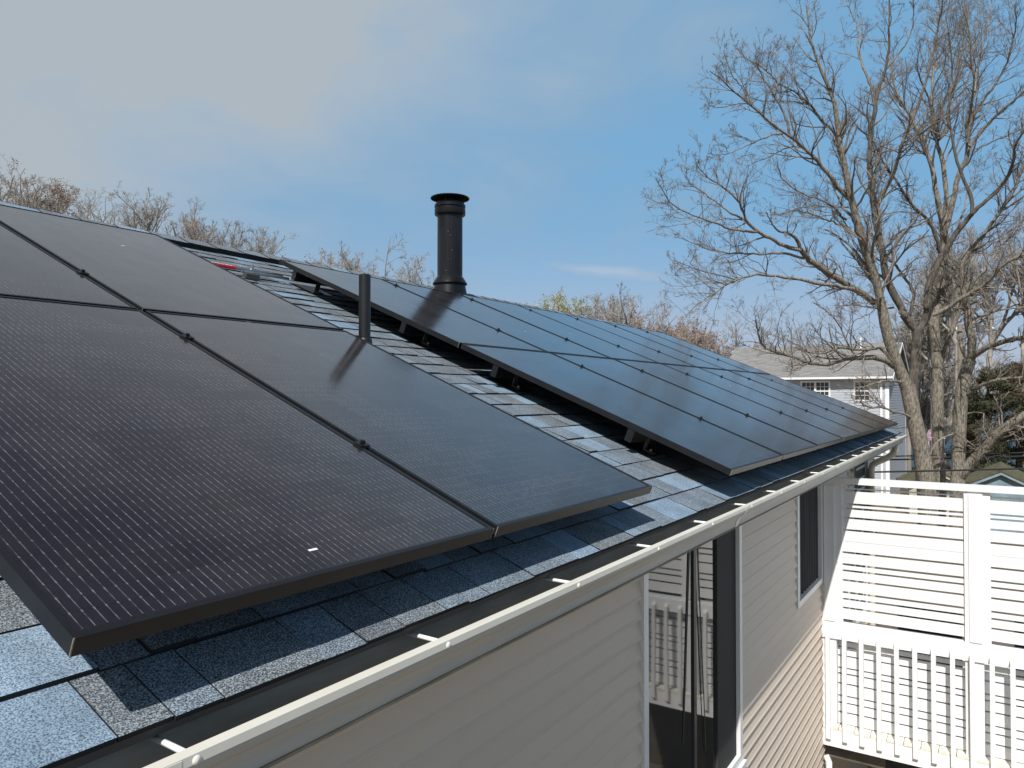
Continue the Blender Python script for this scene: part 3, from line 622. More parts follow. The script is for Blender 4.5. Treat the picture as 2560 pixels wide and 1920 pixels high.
# rails, clamps, feet
def rail(u0, u1, v, seams, label, group, foot_u):
    t = thing('mounting_rail', label, 'rail', w_pos(u0, v), (TH, 0, 0), group); Lr = u1 - u0
    part('bar', MB().box(0, Lr, -0.020, 0.020, -0.100, -FT - 0.001), M['black_frame'], t)
    for s_ in seams:
        c = MB(); c.box(s_ - u0 - 0.019, s_ - u0 + 0.019, -0.016, 0.016, 0.0005, 0.0042); c.box(s_ - u0 - 0.0085, s_ - u0 + 0.0085, -0.02, 0.02, -0.028, 0.0005)
        co = part('clamp', c, M['black_frame'], t)
        part('bolt', MB().lathe([(0.0, 0.0155), (0.0075, 0.0150), (0.0075, 0.0048)], (s_ - u0, 0, 0), 6), M['black_metal'], co)
    for f_ in foot_u:
        b = MB(); x = f_ - u0
        b.box(x - 0.02, x + 0.02, -0.027, -0.0215, -0.149, -0.045); b.box(x - 0.02, x + 0.02, -0.085, -0.027, -0.149, -0.143)
        fo = part('foot_bracket', b, M['alu_dark'], t)
        part('bolt', MB().lathe([(0.0, 0.012), (0.009, 0.011), (0.009, 0.0)], (x, -0.058, -0.143), 6), M['steel'], fo)
        part('foot_flashing', MB().box(x - 0.1, x + 0.1, -0.1, 0.12, -0.1515, -0.1500), M['black_frame'], fo)
for v, nm in ((0.52, 'lowest'), (1.455, 'second lowest'), (2.235, 'second highest'), (3.32, 'highest')):
    rail(-1.06, 1.06, v, (-0.010,), 'black rail under the near array, ' + nm + ' of its four rails', 'rails under the near array', (-0.9, 0.15, 0.95))
for v, nm in ((0.52, 'lowest'), (1.445, 'second lowest'), (2.21, 'second highest'), (3.32, 'highest')):
    rail(UF + 0.003, UF + 7 * (PW + GP) - 0.03, v, [UF + i * (PW + GP) - 0.01 for i in range(1, 7)], 'long black rail under the far array, ' + nm + ' of its four rails', 'rails under the far array', [2.2 + 1.2 * i for i in range(6)])

# conduit between the arrays
cd = thing('conduit', 'thin steel conduit with red warning label crossing the bare shingles', 'conduit', w_pos(1.0, 3.49, -0.115), (TH, 0, 0))
part('tube', MB().tube([(0, 0, 0), (1.02, 0, 0)], 0.0125, 14), M['steel'], cd, True)
part('second_tube', MB().tube([(0.62, -0.075, 0.0), (1.02, -0.075, 0.0)], 0.011, 12), M['steel'], cd, True)
lb = part('warning_label', MB().tube([(0.40, 0, 0), (0.62, 0, 0)], 0.0135, 14, cap=False), M['red'], cd, True)
tx = MB(); rt = random.Random(9); x = 0.43
while x < 0.59:
    ww = rt.uniform(0.004, 0.009)
    for row in (0.0, ): tx.box(x, x + ww, -0.0095, -0.003, 0.0118, 0.0142)
    x += ww + rt.choice((0.003, 0.003, 0.006))
part('label_print', tx, M['sticker'], lb)
part('strap', MB().tube([(0.74, 0, 0.0), (0.765, 0, 0.0)], 0.0155, 14), M['steel'], cd, True)
part('strap_bolt', MB().tube([(0.7525, 0, 0.012), (0.7525, 0, 0.045)], 0.006, 8), M['steel'], cd)
part('support_block', MB().prism([(-0.135, -0.034), (-0.135, 0.0), (-0.125, 0.006), (-0.105, 0.006), (-0.085, -0.034)], 0.62, 0.68).box(0.68, 0.74, -0.12, -0.09, -0.034, -0.002), M['alu_dark'], cd)

# ------------------------------------------------------------------ deck and privacy screen
FX = 6.17
deck = thing('deck', 'white painted wooden deck with slatted privacy screen and balusters beside the house', 'deck', (FX, -1, GZ))
def dp(name, mb, m, parent=None):
    o = part(name, mb, m, parent or deck)
    if parent is None: o.location = (-FX, 1, -GZ)
    return o
DY1, DY0 = 0.33, -3.2
scr = empty('privacy_screen', deck, (-FX, 1, -GZ))
def box_part(name, x0, x1, y0, y1, z0, z1, m, parent=scr):
    # small eased box
    mb = MB(); mb.box(x0, x1, y0, y1, z0, z1); o = part(name, mb, m, parent)
    return o
posts = [(0.205, 0.345), (-1.005, -0.862), (-2.25, -2.11)]
for a, b in posts:
    box_part('post', FX, FX + 0.09, a, b, -2.99, -0.506, M['fence'])
    box_part('post_trim', FX + 0.012, FX + 0.085, a - 0.056, a - 0.001, -1.875, -0.507, M['fence'])
    box_part('post_face', FX - 0.012, FX - 0.0005, a + 0.012, b - 0.035, -1.84, -0.53, M['fence'])
box_part('top_rail', FX - 0.018, FX + 0.11, DY0, 0.345, -0.505, -0.452, M['fence'])
upper = [-0.545, -0.568, -0.702, -0.743, -0.835, -0.952, -1.171, -1.287, -1.345, -1.438, -1.556, -1.619, -1.704, -1.822]
ru = random.Random(2)
ybays = [(-0.862, 0.205), (-2.11, -1.061)]
GAPH = 0.0105
for (y0, y1) in ybays:
    for a, b in zip(upper[:-1], upper[1:]):
        z1 = a - GAPH; z0 = b + GAPH
        if a == upper[0]: z1 = -0.545
        if z1 - z0 < 0.008: continue
        if abs((a - b) - 0.219) < 0.01:   # two boards butted
            box_part('slat', FX + 0.028, FX + 0.048, y0 + 0.001, y1 - 0.001, (z0 + z1) / 2 + 0.001, z1, M['fence']); box_part('slat', FX + 0.030, FX + 0.05, y0 + 0.001, y1 - 0.001, z0, (z0 + z1) / 2 - 0.001, M['fence']); continue
        d = ru.uniform(-0.002, 0.002)
        box_part('slat', FX + 0.028 + d, FX + 0.048 + d, y0 + 0.001, y1 - 0.001, z0 + ru.uniform(-.001, .001), z1 + ru.uniform(-.001, .001), M['fence'])
box_part('sill_rail', FX + 0.004, FX + 0.088, DY0, 0.204, -1.895, -1.850, M['fence'])
box_part('rim_board', FX - 0.020, FX - 0.001, DY0, 0.340, -2.005, -1.872, M['fence'])
lower = [-2.060, -2.098, -2.190, -2.308, -2.365, -2.460, -2.580, -2.647, -2.739, -2.853]
lower = [-2.045, -2.105, -2.192, -2.310, -2.366, -2.462, -2.580, -2.648, -2.740, -2.855]
for (y0, y1) in ((-0.862, 0.205), (-2.11, -1.006)):
    for a, b in zip(lower[:-1], lower[1:]):
        z1 = a - 0.0085; z0 = b + 0.0085; d = ru.uniform(-0.002, 0.002)
        box_part('slat', FX + 0.093 + d, FX + 0.113 + d, y0 - 0.05, y1 + 0.05, z0, z1, M['fence'])
bal = MB(); bal.prism([(0.0, 0.03), (0.0385, 0.0), (0.0385, 1.075), (0.0, 1.105 - 0.06)], -0.019, 0.019, axis=1)
# prism above is (x,z) outline extruded along y
bal_me = bal.mesh('baluster', M['fence'])
rail_e = empty('railing', deck, (-FX, 1, -GZ))
y = 0.293 - 0.016; n = 0
while y > DY0:
    put('baluster', bal_me, rail_e, (FX - 0.020 - 0.0388, y, -2.995), rot=(0, 0, ru.uniform(-0.02, 0.02))); y -= 0.149
box_part('rim_joist', FX - 0.020, FX + 0.02, DY0, 0.335, -3.045, -2.885, M['fence'], rail_e)
yb = 0.33; k = 0
while yb > DY0:
    o = box_part('deck_board', FX - 0.022 + ru.uniform(-0.004, 0.004), 9.6, yb - 0.136, yb - 0.002, -2.882, -2.856 + ru.uniform(-0.001, 0.001), M['fence_worn'], rail_e); yb -= 0.14
for x in (6.9, 7.9, 8.9, 9.5): box_part('joist', x, x + 0.04, DY0, 0.33, -3.04, -2.885, M['dark_wood'], rail_e)
for x, y in ((6.3, -3.1), (9.5, -3.1), (9.5, 0.1), (7.4, -1.3)): box_part('support_post', x, x + 0.1, y, y + 0.1, GZ, -3.045, M['dark_wood'], rail_e)
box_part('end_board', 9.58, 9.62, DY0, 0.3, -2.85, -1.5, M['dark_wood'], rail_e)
box_part('brace', FX + 0.1, FX + 0.16, -0.2, 0.32, -3.2, -3.05, M['dark_wood'], rail_e)
# dark sheet that paints in the shade of the space under the deck
sk = thing('shade_sheet', 'dark sheet standing for the shade underneath the white deck', 'shade_sheet', (8.0, -1.4, GZ))
part('dark_sheet', MB().box(1.6, 1.64, -1.9, 1.72, 0, 2.45), M['dark_wood'], sk)
pp = thing('drain_pipe', 'white pipe standing against the wall just under the deck corner', 'pipe', (FX - 0.06, 0.27, GZ))
part('tube', MB().tube([(0, 0, 0), (0, 0, 2.32), (0.02, 0.03, 2.36)], 0.03, 12), M['trim_white'], pp, True)
# things on the deck, seen through the gaps
sf = thing('patio_chair', 'dark patio chair with maroon cushion behind the screen slats', 'chair', (7.2, -0.5, -2.856))
part('seat', MB().box(-0.28, 0.28, -0.3, 0.3, 0.30, 0.36), M['grill'], sf); part('cushion', MB().box(-0.26, 0.26, -0.28, 0.28, 0.362, 0.46), M['maroon'], sf)
part('backrest', MB().box(0.26, 0.31, -0.3, 0.3, 0.36, 0.95), M['grill'], sf)
for a in (-0.26, 0.26):
    for b in (-0.28, 0.28): part('leg', MB().beam((a, b, 0), (a, b, 0.30), 0.03, 0.03), M['grill'], sf)
sf = thing('patio_bench', 'dark patio bench with orange patterned cushion behind the right screen bay', 'bench', (7.3, -1.75, -2.856))
part('seat', MB().box(-0.25, 0.25, -0.5, 0.5, 0.32, 0.38), M['grill'], sf); part('cushion', MB().box(-0.24, 0.24, -0.48, 0.48, 0.382, 0.50), M['orange'], sf)
part('backrest', MB().box(0.25, 0.29, -0.5, 0.5, 0.38, 0.9), M['grill'], sf)
for a in (-0.22, 0.22):
    for b in (-0.45, 0.45): part('leg', MB().beam((a, b, 0), (a, b, 0.32), 0.04, 0.04), M['grill'], sf)

# ------------------------------------------------------------------ neighbour's house
def frame_basis(P0, P1):
    P0 = Vector((P0[0], P0[1], 0)); P1 = Vector((P1[0], P1[1], 0)); ex = (P1 - P0).normalized(); return math.atan2(ex.y, ex.x), (P1 - P0).length
Pc = at(2221, 1000, 43.0); Pl = at(1835, 1000, 48.0)
ang, LN = frame_basis(Pl, Pc)       # local x: from the left end to the right corner; local y away from the camera is +
nb = thing('neighbour_house', 'pale grey two storey house with weathered grey gable roof behind the trees', 'house', (Pl[0], Pl[1], GZ), (0, 0, ang))
ZE = 1.62 - GZ; ZRG = 3.62 - GZ; DN = 8.2; LNX = LN
wl_ = MB(); nb_rows = 0; zz = 0.0
while zz < ZE - 0.05:
    e = 0.16
    wl_.prism([(-0.004, zz), (-0.026, zz), (-0.008, zz + e), (0.05, zz + e), (0.05, zz)], -1.0, LNX)
    zz += e
part('front_wall', wl_, M['n_siding'], nb)
wg = MB(); zz = 0.0
while zz < ZRG - 0.2:
    e = 0.16; inset = 0.0 if zz < ZE else (zz - ZE) / (ZRG - ZE) * DN / 2
    wg.prism([(LNX + 0.004, zz), (LNX + 0.026, zz), (LNX + 0.008, zz + e), (LNX - 0.05, zz + e), (LNX - 0.05, zz)], 0.0 + inset, DN - inset, axis=1)
    zz += e
part('gable_wall', wg, M['n_siding'], nb)
OV = 0.45; sl = (ZRG - ZE) / (DN / 2)
rf = MB(); rf.prism([(-OV, ZE - OV * sl + 0.10), (DN / 2, ZRG + 0.10), (DN + OV, ZE - OV * sl + 0.10), (DN + OV, ZE - OV * sl), (DN / 2, ZRG), (-OV, ZE - OV * sl)], -1.1, LNX + 0.3)
part('roof', rf, M['n_roof'], nb)
part('gutter', MB().box(-1.1, LNX + 0.3, -OV - 0.11, -OV - 0.002, ZE - OV * sl - 0.03, ZE - OV * sl + 0.09), M['n_trim'], nb)
part('soffit', MB().box(-1.0, LNX + 0.05, -OV, -0.03, ZE - OV * sl - 0.04, ZE - OV * sl - 0.02), M['n_trim'], nb)
rk = MB(); rk.prism([(-OV, ZE - OV * sl - 0.12), (-OV, ZE - OV * sl + 0.08), (DN / 2, ZRG + 0.08), (DN / 2, ZRG - 0.12)], LNX + 0.302, LNX + 0.33)
rk.prism([(DN + OV, ZE - OV * sl - 0.12), (DN / 2, ZRG - 0.12), (DN / 2, ZRG + 0.08), (DN + OV, ZE - OV * sl + 0.08)], LNX + 0.302, LNX + 0.33)
part('rake_trim', rk, M['n_trim'], nb)
part('corner_board', MB().box(LNX - 0.16, LNX + 0.032, -0.04, -0.027, 0, ZE - 0.25), M['n_trim'], nb)
part('corner_board', MB().box(LNX + 0.027, LNX + 0.040, -0.04, 0.14, 0, ZE - 0.25), M['n_trim'], nb)
part('corner_board', MB().box(LNX + 0.027, LNX + 0.040, DN - 0.16, DN, 0, ZE), M['n_trim'], nb)
dsn = MB(); dsn.box(LNX - 0.42, LNX - 0.30, -0.12, -0.03, 0.2, ZE - 0.3); part('downspout', dsn, M['n_trim'], nb)
part('vent_pipe', MB().tube([(LNX - 1.95, 3.3, ZRG - 0.8), (LNX - 1.95, 3.3, ZRG + 0.42)], 0.06, 10), M['n_trim'], nb)
def nwin(x0, x1, z0, z1, cols=3, rows=2, parent=nb):
    w = empty('window', parent, (x0, -0.03, z0)); W = x1 - x0; H = z1 - z0; c = 0.10
    part('casing', MB().box(-c, 0, -0.03, 0.02, -c, H + c).box(W, W + c, -0.03, 0.02, -c, H + c).box(0, W, -0.03, 0.02, H, H + c).box(0, W, -0.03, 0.02, -c, 0), M['n_trim'], w)
    part('pane', MB().box(0, W, 0.0, 0.01, 0, H), M['n_glass'], w)
    mb = MB(); mb.box(0, W, -0.02, -0.001, H / 2 - 0.035, H / 2 + 0.035)
    for i in range(1, cols): mb.box(W * i / cols - 0.012, W * i / cols + 0.012, -0.012, -0.001, 0, H)
    for half in (0, 1):
        for r_ in range(1, rows): mb.box(0, W, -0.0115, -0.0015, H / 2 * half + H / 2 * r_ / rows - 0.012, H / 2 * half + H / 2 * r_ / rows + 0.012)
    part('muntins', mb, M['n_trim'], w)
zs0 = 0.14 - GZ; zs1 = 1.18 - GZ
nwin(LNX - 1.75, LNX - 1.0, zs0, zs1)
nwin(LNX - 4.75, LNX - 4.05, zs0, zs1); nwin(LNX - 3.93, LNX - 3.23, zs0, zs1)
nwin(LNX - 1.75, LNX - 1.0, zs0 - 2.7, zs1 - 2.5); nwin(LNX - 4.5, LNX - 3.5, zs0 - 2.7, zs1 - 2.5)
part('inner_block', MB().box(-1.0, LNX - 0.06, 0.06, DN - 0.01, 0, ZE - 0.1), M['interior'], nb)  # dark solid block filling the house inside its walls

# far balcony by the water, sheds
def shed(name, label, cat, pos, yaw, W, D, He, Hr, wall_m, roof_m, ov=0.18):
    t = thing(name, label, cat, pos, (0, 0, yaw))
    part('wall', MB().prism([(-W / 2, 0), (W / 2, 0), (W / 2, He), (0, Hr), (-W / 2, He)], 0, D, axis=1), wall_m, t)
    s_ = (Hr - He) / (W / 2)
    for sg in (-1, 1):
        pts = [(0, Hr + 0.02), (sg * (W / 2 + ov), He - ov * s_ + 0.02), (sg * (W / 2 + ov), He - ov * s_ + 0.09), (0, Hr + 0.10)]
        part('roof_slope', MB().prism(pts if sg < 0 else pts[::-1], -0.2, D + 0.2, axis=1), roof_m, t)
        pts = [(0, Hr + 0.015), (sg * (W / 2 + ov - 0.01), He - ov * s_ + 0.015), (sg * (W / 2 + ov - 0.01), He - ov * s_ - 0.09), (0, Hr - 0.10)]
        part('barge_board', MB().prism(pts if sg < 0 else pts[::-1], -0.17, -0.14, axis=1), wall_m, t)
    return t
ps = at(2503, 1174, 27.0)
hs = ps[2] - GZ
t = shed('garden_shed', 'small faded blue shed with mossy gable roof at the right edge', 'shed', (ps[0], ps[1], GZ), FA - math.pi / 2 - math.radians(33), 3.1, 3.5, hs - 0.85, hs - 0.08, M['shed_blue'], M['moss_roof'])
for i in range(-5, 6): part('batten', MB().box(i * 0.28 - 0.012, i * 0.28 + 0.012, -0.015, -0.001, 0, hs - 0.95), M['shed_blue'], t)
ps = at(2345, 1181, 36.0); hs = ps[2] - GZ
shed('garage', 'low tan garage with mossy roof just behind the big trunks', 'garage', (ps[0], ps[1], GZ), FA - math.pi / 2 - math.radians(20), 2.5, 3.0, hs - 0.65, hs, M['tan'], M['moss_roof'])
pb = at(2335, 1128, 50.0)
bl = thing('far_balcony', 'small white balcony railing of a waterside house seen between the trunks', 'balcony', (pb[0], pb[1], pb[2]), (0, 0, FA - math.pi / 2))
part('floor', MB().box(-0.75, 0.75, 0, 1.2, -0.3, -0.15), M['n_trim'], bl); part('handrail', MB().box(-0.75, 0.75, -0.03, 0.03, 0.85, 0.93), M['n_trim'], bl)
for i in range(9): part('baluster', MB().box(-0.72 + i * 0.17, -0.67 + i * 0.17, -0.02, 0.02, -0.15, 0.85), M['n_trim'], bl)
for x in (-0.7, 0.6): part('support_post', MB().box(x, x + 0.12, 0.1, 0.22, GZ - pb[2], -0.3), M['n_trim'], bl)
pf = at(2326, 1072, 45.0)
fg = thing('flag', 'faded purple and white flag on a short pole above the far balcony', 'flag', tuple(pf), (0, 0, FA - math.pi / 2))
fm = MB()
for i in range(10):
    a = i / 10; b = (i + 1) / 10
    fm.quad((-0.5 * a, 0.06 * math.sin(a * 9), -0.7 * a * 0.8), (-0.5 * b, 0.06 * math.sin(b * 9), -0.7 * b * 0.8), (0.32 - 0.5 * b, 0.06 * math.sin(b * 9), -0.55 * b - 0.35), (0.32 - 0.5 * a, 0.06 * math.sin(a * 9), -0.55 * a - 0.35))
part('cloth', fm, M['flag'], fg); part('pole', MB().tube([(0.34, 0, 0.1), (0.34, 0, GZ - pf[2])], 0.025, 8), M['n_trim'], fg)
pt = at(2399, 812, 40.0)
up = thing('utility_pole', 'wooden utility pole with crossarm and transformer behind the bare trees', 'utility pole', (pt[0], pt[1], GZ), (0, 0, FA - math.pi / 2))
hp_ = pt[2] - GZ
part('pole', MB().tube([(0, 0, 0), (0, 0, hp_)], [0.16, 0.11], 12), M['pole'], up, True)
part('crossarm', MB().box(-0.3, 1.8, -0.18, -0.08, hp_ - 0.36, hp_ - 0.26), M['pole'], up)
part('transformer', MB().tube([(0.95, -0.25, hp_ - 0.42), (0.95, -0.25, hp_ - 0.05)], 0.2, 14), M['transformer'], up, True)
for x in (-0.25, 0.4, 1.7): part('insulator', MB().tube([(x, -0.13, hp_ - 0.26), (x, -0.13, hp_ - 0.12)], 0.04, 8), M['n_trim'], up)

# overhead wires
def wire(pts, r, label, sag=0.3):
    (ax, ay, ad), (bx, by, bd) = pts; A = at(ax, ay, ad); B = at(bx, by, bd); P = []
    for i in range(25):
        t_ = i / 24; p = A * (1 - t_) + B * t_; p[2] -= sag * 4 * t_ * (1 - t_); P.append(tuple(p))
    tag(part('overhead_wire', MB().tube(P, r, 6), M['wire'], None, True), label, 'wire', 'overhead service wires')
wire([((2045, 976, 44)), ((2900, 905, 30))], 0.012, 'thin wire running uphill to the right past the neighbour window', 0.1)
wire([((2190, 1071, 30)), ((2900, 1040, 26))], 0.010, 'thin pale wire crossing the trunks below the roof corner', 0.08)
wire([((1900, 1146, 22)), ((2900, 1118, 20))], 0.017, 'upper cable of the thick pair crossing the trunks above the shed', 0.05)
wire([((1900, 1153, 22)), ((2900, 1127, 20.3))], 0.022, 'lower cable of the thick pair crossing the trunks above the shed', 0.06)
wire([((1900, 1184, 16)), ((2900, 1160, 15.5))], 0.020, 'single thick cable just above the white top rail of the screen', 0.03)

# ------------------------------------------------------------------ bare trees
def fast_mesh(name, V, F, mats, smooth=True):
    me = bpy.data.meshes.new(name); nv = len(V); nf, k = F.shape
    me.vertices.add(nv); me.vertices.foreach_set('co', np.asarray(V, np.float32).ravel())
    me.loops.add(nf * k); me.loops.foreach_set('vertex_index', F.astype(np.int32).ravel())
    me.polygons.add(nf); me.polygons.foreach_set('loop_start', np.arange(0, nf * k, k, dtype=np.int32)); me.polygons.foreach_set('loop_total', np.full(nf, k, np.int32))
    if smooth: me.polygons.foreach_set('use_smooth', np.ones(nf, bool))
    for m in (mats if isinstance(mats, (list, tuple)) else [mats]): me.materials.append(m)
    me.update(calc_edges=True); return me
def tubes(P, R, n=3):
    """P (N,K,3) centre lines, R (N,K) radii -> vertices, quads"""
    Nn, K, _ = P.shape
    T = np.gradient(P, axis=1); T /= np.linalg.norm(T, axis=2, keepdims=True) + 1e-9
    ref = np.where(np.abs(T[:, :1, 2:3]) > 0.9, np.array([1.0, 0, 0]), np.array([0, 0, 1.0])); ref = np.broadcast_to(ref, T.shape)
    A = np.cross(T, ref); A /= np.linalg.norm(A, axis=2, keepdims=True) + 1e-9; B = np.cross(T, A)
    ang = np.arange(n) * 2 * math.pi / n
    V = P[:, :, None, :] + R[:, :, None, None] * (A[:, :, None, :] * np.cos(ang)[None, None, :, None] + B[:, :, None, :] * np.sin(ang)[None, None, :, None])
    idx = np.arange(Nn * K * n).reshape(Nn, K, n)
    a = idx[:, :-1, :]; b = np.roll(idx, -1, axis=2)[:, :-1, :]; c = np.roll(idx, -1, axis=2)[:, 1:, :]; d = idx[:, 1:, :]
    F = np.stack([a, b, c, d], -1).reshape(-1, 4)
    return V.reshape(-1, 3), F
def join(parts):
    V = []; F = []; o = 0
    for v, f in parts: V.append(v); F.append(f + o); o += len(v)
    return np.concatenate(V), np.concatenate(F)
def grow(P, R, cnt, length, ang, up, K=5, t0=0.2, rfac=0.6, wob=0.22, rmin=0.003, bend=0.25, taper_len=0.55, rg=rng):
    """cnt: children per parent (array or int); returns child centre lines and radii"""
    Nn, Kp, _ = P.shape
    cnt = np.full(Nn, cnt) if np.isscalar(cnt) else cnt
    pi = np.repeat(np.arange(Nn), cnt); n = len(pi)
    t = t0 + (1 - t0) * rg.random(n) ** 0.85; f = t * (Kp - 1); i0 = np.minimum(f.astype(int), Kp - 2); w = (f - i0)[:, None]
    S = P[pi, i0] * (1 - w) + P[pi, i0 + 1] * w; T = P[pi, i0 + 1] - P[pi, i0]; T /= np.linalg.norm(T, axis=1, keepdims=True) + 1e-9
    r0 = (R[pi, i0] * (1 - w[:, 0]) + R[pi, i0 + 1] * w[:, 0])
    q = rg.normal(size=(n, 3)); q -= T * (q * T).sum(1, keepdims=True); q /= np.linalg.norm(q, axis=1, keepdims=True) + 1e-9
    a = ang * rg.uniform(0.65, 1.3, n)[:, None]
    D = T * np.cos(a) + q * np.sin(a); D[:, 2] += up; D /= np.linalg.norm(D, axis=1, keepdims=True)
    Ls = (length if np.isscalar(length) else length[pi]) * rg.uniform(0.5, 1.15, n) * (1 - taper_len * t)
    out = np.zeros((n, K, 3)); out[:, 0] = S; d = D.copy(); step = Ls / (K - 1)
    for k in range(1, K):
        d = d + rg.normal(size=(n, 3)) * wob; d[:, 2] += bend * up; d /= np.linalg.norm(d, axis=1, keepdims=True)
        out[:, k] = out[:, k - 1] + d * step[:, None]
    r1 = np.maximum(np.minimum(r0 * rfac, Ls * 0.022 + rmin), rmin)
    RR = r1[:, None] * np.linspace(1, 0.35, K)[None, :]; RR = np.maximum(RR, rmin * 0.7)
    return out, RR, Ls
def resample(pts, K):
    pts = np.asarray(pts, float); d = np.r_[0, np.cumsum(np.linalg.norm(np.diff(pts[:, :3], axis=0), axis=1))]
    s = np.linspace(0, d[-1], K); out = np.stack([np.interp(s, d, pts[:, i]) for i in range(pts.shape[1])], 1)
    sm_ = out.copy(); sm_[1:-1] = 0.25 * out[:-2] + 0.5 * out[1:-1] + 0.25 * out[2:]; return sm_

def big_tree(label, depth, limbs, seed, twig_len=1.0, dens=1.0, up=0.16, bark='bark'):
    """limbs: list of (is_trunk, [(px,py)...], r0, r1, depth0, depth1); measured limb lines placed at their distances"""
    rg = np.random.default_rng(seed)
    base = at(limbs[0][1][0][0], limbs[0][1][0][1], depth)
    t = thing('bare_tree', label, 'tree', (base[0], base[1], GZ), group='tall bare trees beside the deck')
    ox = np.array([base[0], base[1], GZ]); PP = []; RR = []; Ls = []
    for (nm, pts, r0, r1, d0, d1) in limbs:
        n = len(pts); P = np.array([at(p[0], p[1], d0 + (d1 - d0) * (i / (n - 1)) ** 1.2) for i, p in enumerate(pts)])
        if nm == 'trunk' : P = np.vstack([[P[0][0], P[0][1], GZ - 0.2], P])
        K = 26; P = resample(P, K)
        ln = np.linalg.norm(np.diff(P, axis=0), axis=1).sum()
        if nm != 'trunk': P[1:-1] += rg.normal(size=(K - 2, 3)) * 0.010 * min(1.0, ln / 3)
        R = np.linspace(r0, r1, K) * (1 + 0.05 * rg.normal(size=K))
        if nm == 'trunk': R[:3] *= (1.35, 1.2, 1.08)
        V, F = tubes(P[None] - ox, R[None], 14 if r0 > 0.08 else 9)
        put('trunk' if nm == 'trunk' else 'limb', fast_mesh('limb', V, F, M[(bark if not (nm == 'limb_shaded') else 'bark_dark') if r0 > 0.035 else 'twig']), t)
        if nm != 'trunk': PP.append(P); RR.append(R); Ls.append(ln)
    PP = np.array(PP); RR = np.array(RR); Ls = np.array(Ls)
    cnt = np.maximum(4, (Ls * 5.6 * dens)).astype(int)
    c1, r1_, l1 = grow(PP, RR, cnt, np.clip(Ls * 0.40, 0.6, 1.9) * twig_len, math.radians(48), up, K=7, t0=0.24, rfac=0.5, wob=0.17, rmin=0.005, rg=rg)
    c2, r2_, l2 = grow(c1, r1_, 5, l1 * 0.62, math.radians(40), up * 0.9, K=5, t0=0.15, rfac=0.65, wob=0.15, rmin=0.0038, rg=rg)
    c3, r3_, l3 = grow(c2, r2_, 4, l2 * 0.60, math.radians(38), up * 0.6, K=4, t0=0.2, rfac=0.7, wob=0.18, rmin=0.0029, rg=rg)
    c4, r4_, l4 = grow(c3, r3_, 2, l3 * 0.65 + 0.03, math.radians(42), up * 0.3, K=3, t0=0.3, rfac=0.8, wob=0.2, rmin=0.0026, rg=rg)
    V, F = join([tubes(c1 - ox, r1_, 4), tubes(c2 - ox, r2_, 3)])
    put('branches', fast_mesh('branches', V, F, M['twig']), t)
    V, F = join([tubes(c3 - ox, r3_, 3), tubes(c4 - ox, r4_, 3)])
    o = put('twigs', fast_mesh('twigs', V, F, M['twig']), t); o['kind'] = 'stuff'
    return t

